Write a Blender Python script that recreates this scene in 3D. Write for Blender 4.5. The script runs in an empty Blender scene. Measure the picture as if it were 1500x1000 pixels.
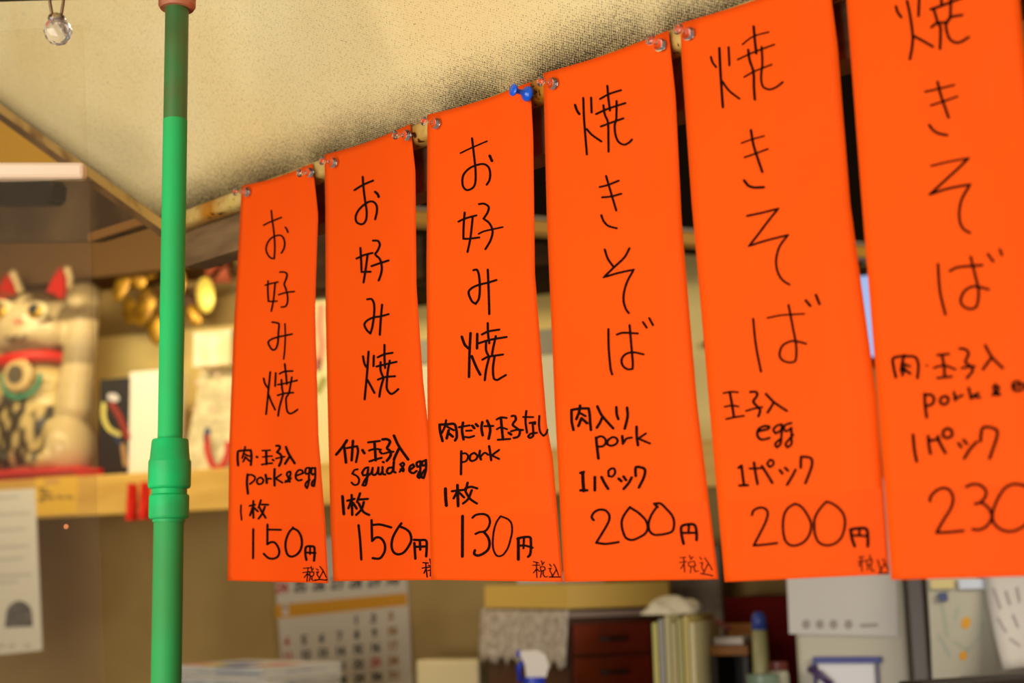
import bpy, bmesh, math, random
from mathutils import Vector, Matrix
random.seed(7)
S = bpy.context.scene
COL = S.collection
# ------------------------------------------------------------------ camera
FPX = 2066.0
TH = math.radians(9.61); RO = math.radians(1.42)
CAM = Vector((0, 0, 1.5))
F = Vector((0, math.cos(TH), math.sin(TH)))
R0 = Vector((1, 0, 0)); U0 = Vector((0, -math.sin(TH), math.cos(TH)))
RR = R0*math.cos(RO) - U0*math.sin(RO)
UU = R0*math.sin(RO) + U0*math.cos(RO)
cd = bpy.data.cameras.new('camera'); cam = bpy.data.objects.new('camera', cd); COL.objects.link(cam)
m = Matrix((RR, UU, -F)).transposed().to_4x4(); m.translation = CAM
cam.matrix_world = m
cd.sensor_width = 36; cd.lens = FPX*36/1500; cd.clip_start = .05
cd.dof.use_dof = True; cd.dof.focus_distance = 1.22; cd.dof.aperture_fstop = 5.0
S.camera = cam
# ------------------------------------------------------------------ light
S.view_settings.view_transform = 'Standard'; S.view_settings.look = 'None'
S.view_settings.gamma = 1; S.view_settings.use_curve_mapping = False
S.view_settings.exposure = 0.0
w = bpy.data.worlds.new('world'); S.world = w; w.use_nodes = True
w.node_tree.nodes['Background'].inputs[0].default_value = (1.0, .93, .82, 1)
w.node_tree.nodes['Background'].inputs[1].default_value = 0.17
def area(name, loc, target, size, power, color):
    l = bpy.data.lights.new(name, 'AREA'); l.shape = 'RECTANGLE'; l.size, l.size_y = size
    l.energy = power; l.color = color
    o = bpy.data.objects.new(name, l); COL.objects.link(o); o.location = loc
    o.rotation_euler = (Vector(target)-Vector(loc)).to_track_quat('-Z', 'Y').to_euler()
    return o
area('street_daylight', (-1.05, -0.25, 1.40), (0.0, 1.25, 1.85), (1.5, 1.4), 42, (1, .96, .88))
area('shelf_wall_fill', (-0.97, 2.79, 2.30), (-0.76, 3.37, 2.02), (1.2, .12), 9.5, (1, .84, .52))  # added light, unseen behind the canopy, brightens the wall above the shelf
area('side_lamp', (1.25, 1.35, 1.95), (0.2, 2.9, 1.25), (.6, .3), 11, (1, .9, .72))

# ------------------------------------------------------------------ helpers
def ray(px, py): return F + RR*((px-750)/FPX) - UU*((py-500)/FPX)
def at(px, py, d): return CAM + ray(px, py)*d
def sr(c):
    def l(v):
        v /= 255.0
        return v/12.92 if v <= .04045 else ((v+.055)/1.055)**2.4
    return (l(c[0]), l(c[1]), l(c[2]), 1)
MATS = {}
def mat(name, rgb, rough=.6, var=0, vscale=8, rgb2=None, bump=0, bscale=60, metal=0, spec=.5, stretch=(1, 1, 1), contrast=(.4, .6)):
    if name in MATS: return MATS[name]
    M = bpy.data.materials.new(name); M.use_nodes = True; nt = M.node_tree
    b = nt.nodes['Principled BSDF']
    b.inputs['Base Color'].default_value = sr(rgb); b.inputs['Roughness'].default_value = rough
    b.inputs['Metallic'].default_value = metal; b.inputs['Specular IOR Level'].default_value = spec
    tc = nt.nodes.new('ShaderNodeTexCoord'); mp = nt.nodes.new('ShaderNodeMapping')
    mp.inputs['Scale'].default_value = stretch
    nt.links.new(tc.outputs['Object'], mp.inputs['Vector'])
    if rgb2 is not None:
        n = nt.nodes.new('ShaderNodeTexNoise'); n.inputs['Scale'].default_value = vscale; n.inputs['Detail'].default_value = 5
        nt.links.new(mp.outputs[0], n.inputs['Vector'])
        r = nt.nodes.new('ShaderNodeValToRGB')
        r.color_ramp.elements[0].color = sr(rgb); r.color_ramp.elements[1].color = sr(rgb2)
        r.color_ramp.elements[0].position, r.color_ramp.elements[1].position = contrast
        nt.links.new(n.outputs[0], r.inputs[0]); nt.links.new(r.outputs[0], b.inputs['Base Color'])
    if bump:
        n2 = nt.nodes.new('ShaderNodeTexNoise'); n2.inputs['Scale'].default_value = bscale
        nt.links.new(mp.outputs[0], n2.inputs['Vector'])
        bp = nt.nodes.new('ShaderNodeBump'); bp.inputs['Strength'].default_value = bump; bp.inputs['Distance'].default_value = .002
        nt.links.new(n2.outputs[0], bp.inputs['Height']); nt.links.new(bp.outputs[0], b.inputs['Normal'])
    MATS[name] = M
    return M
def tag(o, label=None, cat=None, group=None, kind=None):
    if label: o['label'] = label
    if cat: o['category'] = cat
    if group: o['group'] = group
    if kind: o['kind'] = kind
    return o
WM = {}
def thing(name, label, cat, loc, rotz=0, group=None):
    o = bpy.data.objects.new(name, None); COL.objects.link(o)
    mw = Matrix.Translation(loc) @ Matrix.Rotation(rotz, 4, 'Z')
    o.matrix_world = mw; WM[o.name] = mw; o.empty_display_size = .02
    return tag(o, label, cat, group)
def obj(name, bm, material, parent=None, smooth=False, loc=None, rotz=0):
    """bm is in world coordinates; the mesh is stored relative to its own origin"""
    bmesh.ops.recalc_face_normals(bm, faces=bm.faces) if not getattr(bm, 'keep', False) else None
    if loc is None:
        if parent is not None and parent.name in WM and not name.startswith('_'):
            pass
        xs = [v.co for v in bm.verts]
        loc = Vector((sum(v.x for v in xs)/len(xs), sum(v.y for v in xs)/len(xs), min(v.z for v in xs)))
        if parent is not None: rotz = WM[parent.name].to_euler().z
    mw = Matrix.Translation(loc) @ Matrix.Rotation(rotz, 4, 'Z')
    bm.transform(mw.inverted())
    me = bpy.data.meshes.new(name); bm.to_mesh(me); bm.free()
    if smooth:
        for p in me.polygons: p.use_smooth = True
    if material: me.materials.append(material)
    o = bpy.data.objects.new(name, me); COL.objects.link(o)
    if parent is not None:
        o.parent = parent; o.matrix_local = WM[parent.name].inverted() @ mw
    else: o.matrix_world = mw
    WM[o.name] = mw
    return o
def quadbox(bm, P, bevel=0):
    """P: 8 corners, bottom ring 0-3 then top ring 4-7"""
    v = [bm.verts.new(p) for p in P]
    fs = [bm.faces.new([v[i] for i in f]) for f in ((3,2,1,0),(4,5,6,7),(0,1,5,4),(1,2,6,5),(2,3,7,6),(3,0,4,7))]
    if bevel:
        bmesh.ops.recalc_face_normals(bm, faces=fs)
        es = list({e for f in fs for e in f.edges})
        bmesh.ops.bevel(bm, geom=es, offset=bevel, segments=2, affect='EDGES', profile=.5)
    return bm
def BM(): return bmesh.new()
def frame_box(O, ax, ay, az, x0, x1, y0, y1, z0, z1, bevel=0, bm=None):
    bm = bm or BM()
    P = [O+ax*x+ay*y+az*z for z in (z0, z1) for x, y in ((x0,y0),(x1,y0),(x1,y1),(x0,y1))]
    return quadbox(bm, P, bevel)
def lathe(bm, O, axis, prof, seg=24, closed=True):
    axis = axis.normalized()
    t = axis.orthogonal().normalized(); b = axis.cross(t)
    rings = []
    for r, h in prof:
        if r < 1e-6: rings.append([bm.verts.new(O+axis*h)])
        else: rings.append([bm.verts.new(O+axis*h+(t*math.cos(a)+b*math.sin(a))*r) for a in [2*math.pi*i/seg for i in range(seg)]])
    for A, B in zip(rings, rings[1:]):
        if len(A) == 1 and len(B) == 1: continue
        for i in range(seg):
            j = (i+1) % seg
            if len(A) == 1: bm.faces.new((A[0], B[i], B[j]))
            elif len(B) == 1: bm.faces.new((A[i], B[0], A[j]))
            else: bm.faces.new((A[i], B[i], B[j], A[j]))
    return bm
def tube(bm, pts, r, seg=10, caps=True):
    rings = []
    for i, p in enumerate(pts):
        a = pts[max(i-1, 0)]; c = pts[min(i+1, len(pts)-1)]
        d = (c-a).normalized(); t = d.cross(Vector((.13, .2, 1))).normalized(); b = d.cross(t)
        rad = r[i] if isinstance(r, (list, tuple)) else r
        rings.append([bm.verts.new(p+(t*math.cos(q)+b*math.sin(q))*rad) for q in [2*math.pi*k/seg for k in range(seg)]])
    for A, B in zip(rings, rings[1:]):
        for i in range(seg):
            j = (i+1) % seg; bm.faces.new((A[i], B[i], B[j], A[j]))
    if caps: bm.faces.new(rings[0][::-1]); bm.faces.new(rings[-1])
    return bm
def ellipsoid(bm, c, ax, ay, az, r, u=20, v=12):
    g = bmesh.ops.create_uvsphere(bm, u_segments=u, v_segments=v, radius=1)
    for vt in g['verts']:
        q = vt.co.copy(); vt.co = c+ax*(q.x*r[0])+ay*(q.y*r[1])+az*(q.z*r[2])
    return bm
def catmull(pts, k=6):
    if len(pts) < 3: return pts
    out = []
    for i in range(len(pts)-1):
        p0 = pts[max(i-1, 0)]; p1 = pts[i]; p2 = pts[i+1]; p3 = pts[min(i+2, len(pts)-1)]
        # keep sharp corners sharp
        def ang(a, b, c):
            v1 = (b[0]-a[0], b[1]-a[1]); v2 = (c[0]-b[0], c[1]-b[1])
            l = math.hypot(*v1)*math.hypot(*v2)
            return 1 if l == 0 else (v1[0]*v2[0]+v1[1]*v2[1])/l
        t1 = ((p2[0]-p0[0])/2, (p2[1]-p0[1])/2); t2 = ((p3[0]-p1[0])/2, (p3[1]-p1[1])/2)
        L = math.hypot(p2[0]-p1[0], p2[1]-p1[1])
        def lim(t):
            l = math.hypot(*t)
            return (t[0]*L/l, t[1]*L/l) if l > L and l > 0 else t
        t1 = lim(t1); t2 = lim(t2)
        if i > 0 and ang(p0, p1, p2) < .15: t1 = (p2[0]-p1[0], p2[1]-p1[1])
        if i < len(pts)-2 and ang(p1, p2, p3) < .15: t2 = (p2[0]-p1[0], p2[1]-p1[1])
        for s in range(k):
            t = s/k; h1 = 2*t**3-3*t*t+1; h2 = t**3-2*t*t+t; h3 = -2*t**3+3*t*t; h4 = t**3-t*t
            out.append((h1*p1[0]+h2*t1[0]+h3*p2[0]+h4*t2[0], h1*p1[1]+h2*t1[1]+h3*p2[1]+h4*t2[1]))
    out.append(pts[-1])
    return out
def ribbon(bm, pts, wd, to3d):
    """flat pen stroke of width wd along 2D points, round ends, mapped by to3d"""
    P = catmull(pts)
    Q = [P[0]]
    for p in P[1:]:
        if math.hypot(p[0]-Q[-1][0], p[1]-Q[-1][1]) > wd*.18: Q.append(p)
    if len(Q) < 2: Q.append((Q[0][0]+wd*.3, Q[0][1]+wd*.1))
    h = wd/2; L = []; Rr = []
    n = len(Q)
    for i in range(n):
        a = Q[max(i-1, 0)]; c = Q[min(i+1, n-1)]
        dx, dy = c[0]-a[0], c[1]-a[1]; l = math.hypot(dx, dy) or 1
        L.append((Q[i][0]-dy/l*h, Q[i][1]+dx/l*h)); Rr.append((Q[i][0]+dy/l*h, Q[i][1]-dx/l*h))
    VL = [bm.verts.new(to3d(*p)) for p in L]; VR = [bm.verts.new(to3d(*p)) for p in Rr]
    for i in range(n-1): bm.faces.new((VL[i], VL[i+1], VR[i+1], VR[i]))
    for end, (c, vl, vr, sgn) in enumerate(((Q[0], VL[0], VR[0], -1), (Q[-1], VL[-1], VR[-1], 1))):
        o = Q[1] if end == 0 else Q[-2]
        a0 = math.atan2(c[1]-o[1], c[0]-o[0])
        fan = [bm.verts.new(to3d(c[0]+h*math.cos(a0+t), c[1]+h*math.sin(a0+t))) for t in (-.9, -.3, .3, .9)]
        ring = ([vr] + fan + [vl]) if end == 1 else ([vl] + fan + [vr])
        bm.faces.new(ring)
    for i in range(1, n-1):     # round off the joints of sharp corners
        a = Q[i-1]; b = Q[i]; c = Q[i+1]
        v1 = (b[0]-a[0], b[1]-a[1]); v2 = (c[0]-b[0], c[1]-b[1])
        l = math.hypot(*v1)*math.hypot(*v2)
        if l and (v1[0]*v2[0]+v1[1]*v2[1])/l < .7:
            bm.faces.new([bm.verts.new(to3d(b[0]+h*math.cos(t*math.pi/4), b[1]+h*math.sin(t*math.pi/4))) for t in range(8)])
def strokes(spec):
    """'x0 y0 s w | x,y x,y | w=..: x,y ..' -> list of (width, points) in photograph pixels"""
    head, *rest = spec.split('|')
    x0, y0, s, wd = map(float, head.split())
    out = []
    for r in rest:
        r = r.strip()
        if not r: continue
        ww = wd
        if r[0] == 'w':
            a, r = r.split(':'); ww = float(a[1:])
        pts = [tuple(map(float, p.split(','))) for p in r.split()]
        out.append((ww, [(x0+a/s, y0+b/s) for a, b in pts]))
    return out

# ------------------------------------------------------------------ the plane of the rail and the strips
Z = Vector((0, 0, 1))
DV = ray(-1190, 850).normalized()            # direction of the rail, away from the camera
EX = -DV
NP = EX.cross(Z).normalized()
P0 = at(700, 500, 1.2)
if NP.dot(CAM-P0) < 0: NP = -NP
def onp(px, py, off=0.0):
    d = ray(px, py); t = (P0+NP*off-CAM).dot(NP)/d.dot(NP)
    return CAM+d*t
# room frame (back wall)
PH = math.radians(20)
WX = Vector((math.cos(PH), -math.sin(PH), 0)); WY = Vector((-math.sin(PH), -math.cos(PH), 0))
WO = at(500, 850, 3.4); WO.z = 0
RZ = -PH
def rp(px, py, Y):
    d = ray(px, py); t = (WO+WY*Y-CAM).dot(WY)/d.dot(WY)
    p = CAM+d*t-WO
    return p.dot(WX), p.z
def RW(X, Y, Zz): return WO+WX*X+WY*Y+Z*Zz
def rbox(px0, py0, px1, py1, Y, depth, bevel=0, bm=None):
    """box whose front face at distance Y from the back wall covers the given photo rectangle"""
    X0, Z1 = rp(px0, (py0), Y); X1, Z0 = rp(px1, py1, Y)
    if py1 in (690, 691, 692) and Y < .34: Z0 = rp(200, 693, .34)[1]+.0006      # stands on the shelf
    return frame_box(WO, WX, WY, Z, X0, X1, Y-depth, Y, Z0, Z1, bevel, bm)

# ------------------------------------------------------------------ room shell
m_wall = mat('aged_yellow_wall_paint', (180, 150, 90), .8, vscale=3, rgb2=(164, 134, 76), bump=.2, bscale=40)
m_floor = mat('dark_floor', (96, 82, 66), .7, vscale=5, rgb2=(80, 68, 56))
m_ceil = mat('ceiling_board', (176, 152, 104), .8)
def struct(name, bm, m, label=None):
    o = obj(name, bm, m); o['kind'] = 'structure'; o['label'] = label or name; return o
XL, XR = rp(-420, 500, 0)[0], rp(2200, 500, 0)[0]
struct('wall_back', frame_box(WO, WX, WY, Z, XL, XR, -.1, 0, 0, 2.75), m_wall, 'aged yellow plaster back wall')
struct('wall_left', frame_box(WO, WX, WY, Z, XL-.1, XL, -.1, 2.2, 0, 2.75), m_wall, 'aged yellow plaster side wall')
struct('wall_right', frame_box(WO, WX, WY, Z, XR, XR+.1, -.1, 2.6, 0, 2.75), m_wall, 'aged yellow plaster side wall on the right')
struct('floor', frame_box(WO, WX, WY, Z, XL-1, XR+1, -.1, 6, -.1, 0), m_floor, 'dark floor')
struct('ceiling', frame_box(WO, WX, WY, Z, XL-.1, XR+.1, -.1, 1.5, 2.75, 2.85), m_ceil, 'brownish ceiling board')

# ------------------------------------------------------------------ rail, fascia, fabric canopy
def fabric_material(TA, TB, orgn):
    M = bpy.data.materials.new('coarse_woven_cream_fabric'); M.use_nodes = True; nt = M.node_tree; N = nt.nodes; Lk = nt.links
    b = N['Principled BSDF']; b.inputs['Roughness'].default_value = .9; b.inputs['Specular IOR Level'].default_value = .1
    uv = N.new('ShaderNodeUVMap'); uv.uv_map = 'weave'
    def noise(sx, sy, detail=2):
        mp = N.new('ShaderNodeMapping'); mp.inputs['Scale'].default_value = (sx, sy, 1)
        n = N.new('ShaderNodeTexNoise'); n.inputs['Scale'].default_value = 1; n.inputs['Detail'].default_value = detail
        Lk.new(uv.outputs[0], mp.inputs[0]); Lk.new(mp.outputs[0], n.inputs['Vector']); return n
    th = noise(760, 230, 1)           # threads
    th2 = noise(700, 620, 1)
    wv = N.new('ShaderNodeTexWave'); wv.wave_type = 'BANDS'; wv.bands_direction = 'X'; wv.inputs['Scale'].default_value = 178
    wv.inputs['Distortion'].default_value = 1.6; wv.inputs['Detail'].default_value = 1; wv.inputs['Detail Scale'].default_value = 2.0
    Lk.new(uv.outputs[0], wv.inputs['Vector'])
    a0 = N.new('ShaderNodeMath'); a0.operation = 'ADD'; Lk.new(th.outputs[0], a0.inputs[0]); Lk.new(th2.outputs[0], a0.inputs[1])
    a1 = N.new('ShaderNodeMath'); a1.operation = 'MULTIPLY_ADD'; a1.inputs[1].default_value = .62; a1.inputs[2].default_value = .38; Lk.new(a0.outputs[0], a1.inputs[0]); a0 = a1
    wy = N.new('ShaderNodeTexWave'); wy.wave_type = 'BANDS'; wy.bands_direction = 'Y'; wy.inputs['Scale'].default_value = 150
    wy.inputs['Distortion'].default_value = 3.0; wy.inputs['Detail'].default_value = 1; wy.inputs['Detail Scale'].default_value = 2.5
    Lk.new(uv.outputs[0], wy.inputs['Vector'])
    a2 = N.new('ShaderNodeMath'); a2.operation = 'MULTIPLY_ADD'; a2.inputs[1].default_value = .26; Lk.new(wy.outputs['Fac'], a2.inputs[0]); Lk.new(a0.outputs[0], a2.inputs[2])
    a3 = N.new('ShaderNodeMath'); a3.operation = 'SUBTRACT'; a3.inputs[1].default_value = .13; Lk.new(a2.outputs[0], a3.inputs[0]); a0 = a3
    w0 = N.new('ShaderNodeMath'); w0.operation = 'MULTIPLY_ADD'; w0.inputs[1].default_value = .40; w0.inputs[2].default_value = -.20; Lk.new(wv.outputs['Fac'], w0.inputs[0])
    ad = N.new('ShaderNodeMath'); ad.operation = 'ADD'; Lk.new(a0.outputs[0], ad.inputs[0]); Lk.new(w0.outputs[0], ad.inputs[1])
    uv2 = N.new('ShaderNodeUVMap'); uv2.uv_map = 'edge'     # x: metres from the rail, y: metres from the left trim
    sx = N.new('ShaderNodeSeparateXYZ'); Lk.new(uv2.outputs[0], sx.inputs[0])
    big = noise(14, 14, 4)
    def edge(sock, w0, w1):
        mr = N.new('ShaderNodeMapRange'); mr.inputs['From Min'].default_value = w0; mr.inputs['From Max'].default_value = w1
        mr.inputs['To Min'].default_value = 1; mr.inputs['To Max'].default_value = 0; mr.clamp = True
        Lk.new(sock, mr.inputs['Value']); return mr
    e1 = edge(sx.outputs[0], -.004, .052); e2 = edge(sx.outputs[1], -.004, .022)
    mx = N.new('ShaderNodeMath'); mx.operation = 'MAXIMUM'; Lk.new(e1.outputs[0], mx.inputs[0]); Lk.new(e2.outputs[0], mx.inputs[1])
    pw = N.new('ShaderNodeMath'); pw.operation = 'POWER'; pw.inputs[1].default_value = 1.6; Lk.new(mx.outputs[0], pw.inputs[0])
    bm_ = N.new('ShaderNodeMapRange'); bm_.inputs['From Min'].default_value = .2; bm_.inputs['From Max'].default_value = .55; Lk.new(big.outputs[0], bm_.inputs['Value'])
    dirt = N.new('ShaderNodeMath'); dirt.operation = 'MULTIPLY'; Lk.new(pw.outputs[0], dirt.inputs[0]); Lk.new(bm_.outputs[0], dirt.inputs[1])
    # gap mask: thread sum below a threshold that rises with dirt
    thr = N.new('ShaderNodeMath'); thr.operation = 'MULTIPLY_ADD'; thr.inputs[1].default_value = .50; thr.inputs[2].default_value = .69
    Lk.new(dirt.outputs[0], thr.inputs[0])
    df = N.new('ShaderNodeMath'); df.operation = 'SUBTRACT'; Lk.new(thr.outputs[0], df.inputs[0]); Lk.new(ad.outputs[0], df.inputs[1])
    gap = N.new('ShaderNodeMapRange'); gap.inputs['From Min'].default_value = -.05; gap.inputs['From Max'].default_value = .09; gap.clamp = True
    Lk.new(df.outputs[0], gap.inputs['Value'])
    stain = noise(5, 5, 3)
    base = N.new('ShaderNodeMixRGB'); base.inputs[1].default_value = sr((238, 216, 162)); base.inputs[2].default_value = sr((230, 202, 142))
    st = N.new('ShaderNodeMapRange'); st.inputs['From Min'].default_value = .35; st.inputs['From Max'].default_value = .65; Lk.new(stain.outputs[0], st.inputs['Value'])
    Lk.new(st.outputs[0], base.inputs[0])
    c = N.new('ShaderNodeMixRGB'); c.inputs[2].default_value = sr((58, 50, 38)); Lk.new(base.outputs[0], c.inputs[1])
    gm = N.new('ShaderNodeMath'); gm.operation = 'MULTIPLY'; gm.inputs[1].default_value = .93; Lk.new(gap.outputs[0], gm.inputs[0]); Lk.new(gm.outputs[0], c.inputs[0])
    c2 = N.new('ShaderNodeMixRGB'); c2.blend_type = 'MULTIPLY'; c2.inputs[2].default_value = sr((150, 142, 118))
    d2 = N.new('ShaderNodeMath'); d2.operation = 'MULTIPLY'; d2.inputs[1].default_value = .45; Lk.new(dirt.outputs[0], d2.inputs[0])
    Lk.new(d2.outputs[0], c2.inputs[0]); Lk.new(c.outputs[0], c2.inputs[1]); Lk.new(c2.outputs[0], b.inputs['Base Color'])
    bp = N.new('ShaderNodeBump'); bp.inputs['Strength'].default_value = .55; bp.inputs['Distance'].default_value = .0006
    Lk.new(ad.outputs[0], bp.inputs['Height']); Lk.new(bp.outputs[0], b.inputs['Normal'])
    return M
C0 = onp(233, 317, -.004)                    # far lower corner of the canopy
dh = Vector((DV.x, DV.y, 0)).normalized()
rq = ray(0, 150); tq = 1.78
G = (CAM+rq*tq-C0); GL = G.length; G.normalize()     # edge of the canopy, rising towards the viewer
FN = EX.cross(G).normalized()
if FN.z > 0: FN = -FN                        # underside normal
def onfab(px, py):
    d = ray(px, py); t = (C0-CAM).dot(FN)/d.dot(FN); return CAM+d*t
# weave axes: threads run the way they do over the middle of the rail
tv = (onfab(700, 100)-onfab(700, 150)).normalized(); ta = FN.cross(tv).normalized()
canopy = thing('fabric_canopy', 'coarse cream woven canopy panel, dirty along its edge above the orange strips', 'canopy', C0)
bm = BM(); l1 = bm.loops.layers.uv.new('weave'); l2 = bm.loops.layers.uv.new('edge')
nu, nv, LU, LV = 40, 16, 2.0, 1.1
grid = []
for j in range(nv+1):
    row = []
    for i in range(nu+1):
        u = LU*i/nu; v = LV*j/nv-.010
        sag = .004*math.sin(math.pi*min(1, v/.5))*math.sin(3.1*u+.6)
        row.append((bm.verts.new(C0+EX*u+G*v+FN*sag), u, v))
    grid.append(row)
for j in range(nv):
    for i in range(nu):
        q = [grid[j][i], grid[j][i+1], grid[j+1][i+1], grid[j+1][i]]
        f = bm.faces.new([a[0] for a in q])
        for lp, a in zip(f.loops, q):
            p = a[0].co-C0
            lp[l1].uv = (p.dot(ta), p.dot(tv)); lp[l2].uv = (a[2]*abs(G.cross(EX).length), a[1])
fab = obj('fabric', bm, fabric_material(ta, tv, C0), canopy, smooth=True)
so = fab.modifiers.new('thickness', 'SOLIDIFY'); so.thickness = .003; so.offset = 0
m_trim = mat('yellowed_trim_paint', (196, 152, 78), .5, vscale=30, rgb2=(120, 78, 32), contrast=(.5, .72), bump=.3, bscale=90)
m_trimd = mat('brown_trim_side', (128, 92, 52), .6, vscale=20, rgb2=(100, 70, 38))
# left trim strip of the canopy (two steps: yellowed lip and brown side)
side = (EX*-1 - FN*.0); sdn = G.cross(EX).cross(G).normalized()*-1
obj('trim_lip', frame_box(C0, sdn, G, FN, -.002, .012, -.02, LV, -.004, .004, .001), m_trim, canopy, smooth=False)
obj('trim_board', frame_box(C0, sdn, G, FN, .0122, .030, .0, LV, -.03, -.002, .001), m_trimd, canopy)

def chipped_material():
    M = bpy.data.materials.new('chipped_cream_paint_over_rust'); M.use_nodes = True; nt = M.node_tree; N = nt.nodes; Lk = nt.links
    b = N['Principled BSDF']; b.inputs['Roughness'].default_value = .38
    tc = N.new('ShaderNodeTexCoord')
    n = N.new('ShaderNodeTexNoise'); n.inputs['Scale'].default_value = 95; n.inputs['Detail'].default_value = 6; n.inputs['Roughness'].default_value = .6
    Lk.new(tc.outputs['Object'], n.inputs['Vector'])
    r = N.new('ShaderNodeValToRGB'); e = r.color_ramp.elements
    e[0].position = 0; e[0].color = sr((60, 30, 14)); e[1].position = 1; e[1].color = sr((222, 196, 128))
    for p, c in ((.35, (84, 44, 20)), (.375, (58, 36, 18)), (.39, (206, 172, 84)), (.6, (214, 188, 118))):
        x = r.color_ramp.elements.new(p); x.color = sr(c)
    Lk.new(n.outputs[0], r.inputs[0])
    n2 = N.new('ShaderNodeTexNoise'); n2.inputs['Scale'].default_value = 9; Lk.new(tc.outputs['Object'], n2.inputs['Vector'])
    mx = N.new('ShaderNodeMixRGB'); mx.blend_type = 'MULTIPLY'; mx.inputs[2].default_value = sr((215, 160, 70))
    mr = N.new('ShaderNodeMapRange'); mr.inputs['From Min'].default_value = .45; mr.inputs['From Max'].default_value = .6
    Lk.new(n2.outputs[0], mr.inputs['Value']); Lk.new(mr.outputs[0], mx.inputs[0]); Lk.new(r.outputs[0], mx.inputs[1]); Lk.new(mx.outputs[0], b.inputs['Base Color'])
    bp = N.new('ShaderNodeBump'); bp.inputs['Strength'].default_value = .5; bp.inputs['Distance'].default_value = .001
    Lk.new(r.outputs[0], bp.inputs['Height']); Lk.new(bp.outputs[0], b.inputs['Normal'])
    return M
pt, pb = onp(605, 178), onp(605, 208)
HB = pt.z-pb.z                                # rail height
ZT = lambda p: p.z
# rail: rounded section swept along EX
bm = BM(); A = onp(20, 850-.3745*(20+1190), -.011); L = 2.7
A = pt + DV*((pt-onp(243, 300)).dot(EX))
L = (onp(1640, 300)-onp(243, 300)).dot(EX)
sec = []
for k in range(16):
    a = 2*math.pi*k/16; cx, cz = math.cos(a), math.sin(a)
    sx_ = .011*math.copysign(abs(cx)**.6, cx); sz_ = HB/2*math.copysign(abs(cz)**.6, cz)
    sec.append((sx_, sz_))
rings = []
for i in range(61):
    o_ = A + EX*(L*i/60) - NP*.0125 - Z*HB/2
    rings.append([bm.verts.new(o_+NP*a+Z*b_) for a, b_ in sec])
for a, b_ in zip(rings, rings[1:]):
    for k in range(16): bm.faces.new((a[k], b_[k], b_[(k+1) % 16], a[(k+1) % 16]))
bm.faces.new(rings[0]); bm.faces.new(rings[-1][::-1])
rail = obj('hanging_rail', bm, chipped_material(), smooth=True)
tag(rail, 'rounded cream painted rail with rust chips, orange menu strips pinned to it', 'rail')
# fascia board under the rail
m_beam = mat('dull_brown_timber', (138, 108, 72), .8, vscale=7, rgb2=(110, 84, 56), spec=.1, stretch=(1, 1, 6))
fb0 = 850-.324*(605+1190)
zf = onp(605, fb0).z - pt.z
bm = frame_box(A, EX, NP, Z, 0, L, -.055, -.0255, zf, -HB+.004, .001)
fascia = obj('fascia_board', bm, m_beam); tag(fascia, 'dull brown timber board running behind the strips just under the rail', 'board')
# boards beyond the canopy's left corner
m_tan = mat('stained_tan_board', (128, 98, 56), .75, vscale=6, rgb2=(86, 60, 32), contrast=(.4, .65))
fwd0 = Vector((0, 1, 0))
def plate(pix, off, th, bm=None):
    """polygon in the strip plane (photo pixels) given real thickness"""
    bm = bm or BM()
    f_ = [bm.verts.new(onp(x, y, off)) for x, y in pix]; b_ = [bm.verts.new(v.co-NP*th) for v in f_]
    bm.faces.new(f_); bm.faces.new(b_[::-1])
    n = len(f_)
    for i in range(n): bm.faces.new((f_[i], b_[i], b_[(i+1) % n], f_[(i+1) % n]))
    return bm
sb = obj('side_board', plate([(-330, -120), (262, 200), (262, 311), (130, 352), (-330, 356)], -.03, .02), m_tan)
tag(sb, 'stained tan board in the corner under the canopy trim, left of the green pole', 'board')
ob = obj('lit_wall_board', plate([(-330, -120), (-80, -20), (129, 214), (129, 262), (-330, 262)], -.018, .01), mat('lit_wall_ochre', (226, 164, 44), .6))  # yellow light on the wall beyond, put in as a flat ochre colour
tag(ob, 'ochre board coloured as lit wall above the clear partition at the left edge', 'board')

es = obj('edge_strip', plate([(128, 342), (262, 299), (262, 311), (128, 354)], -.024, .005), mat('orange_tan_strip', (164, 112, 54), .6))
tag(es, 'narrow orange-tan strip along the lower edge of the tan corner board', 'trim')
cbm = obj('cross_beam', rbox(-380, 230, 300, 388, .14, .139, .002), mat('dark_brown_timber', (104, 76, 44), .8, spec=.1))
tag(cbm, 'dull brown timber beam on the back wall above the cat figurine', 'beam')
bx0 = obj('black_box', plate([(-110, 268), (92, 268), (98, 276), (96, 296), (88, 302), (-110, 302)], -.0295, -.02), mat('black_plastic', (26, 20, 14), .5))
tag(bx0, 'black oblong box behind the clear partition, just under its pale rim', 'box')

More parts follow.
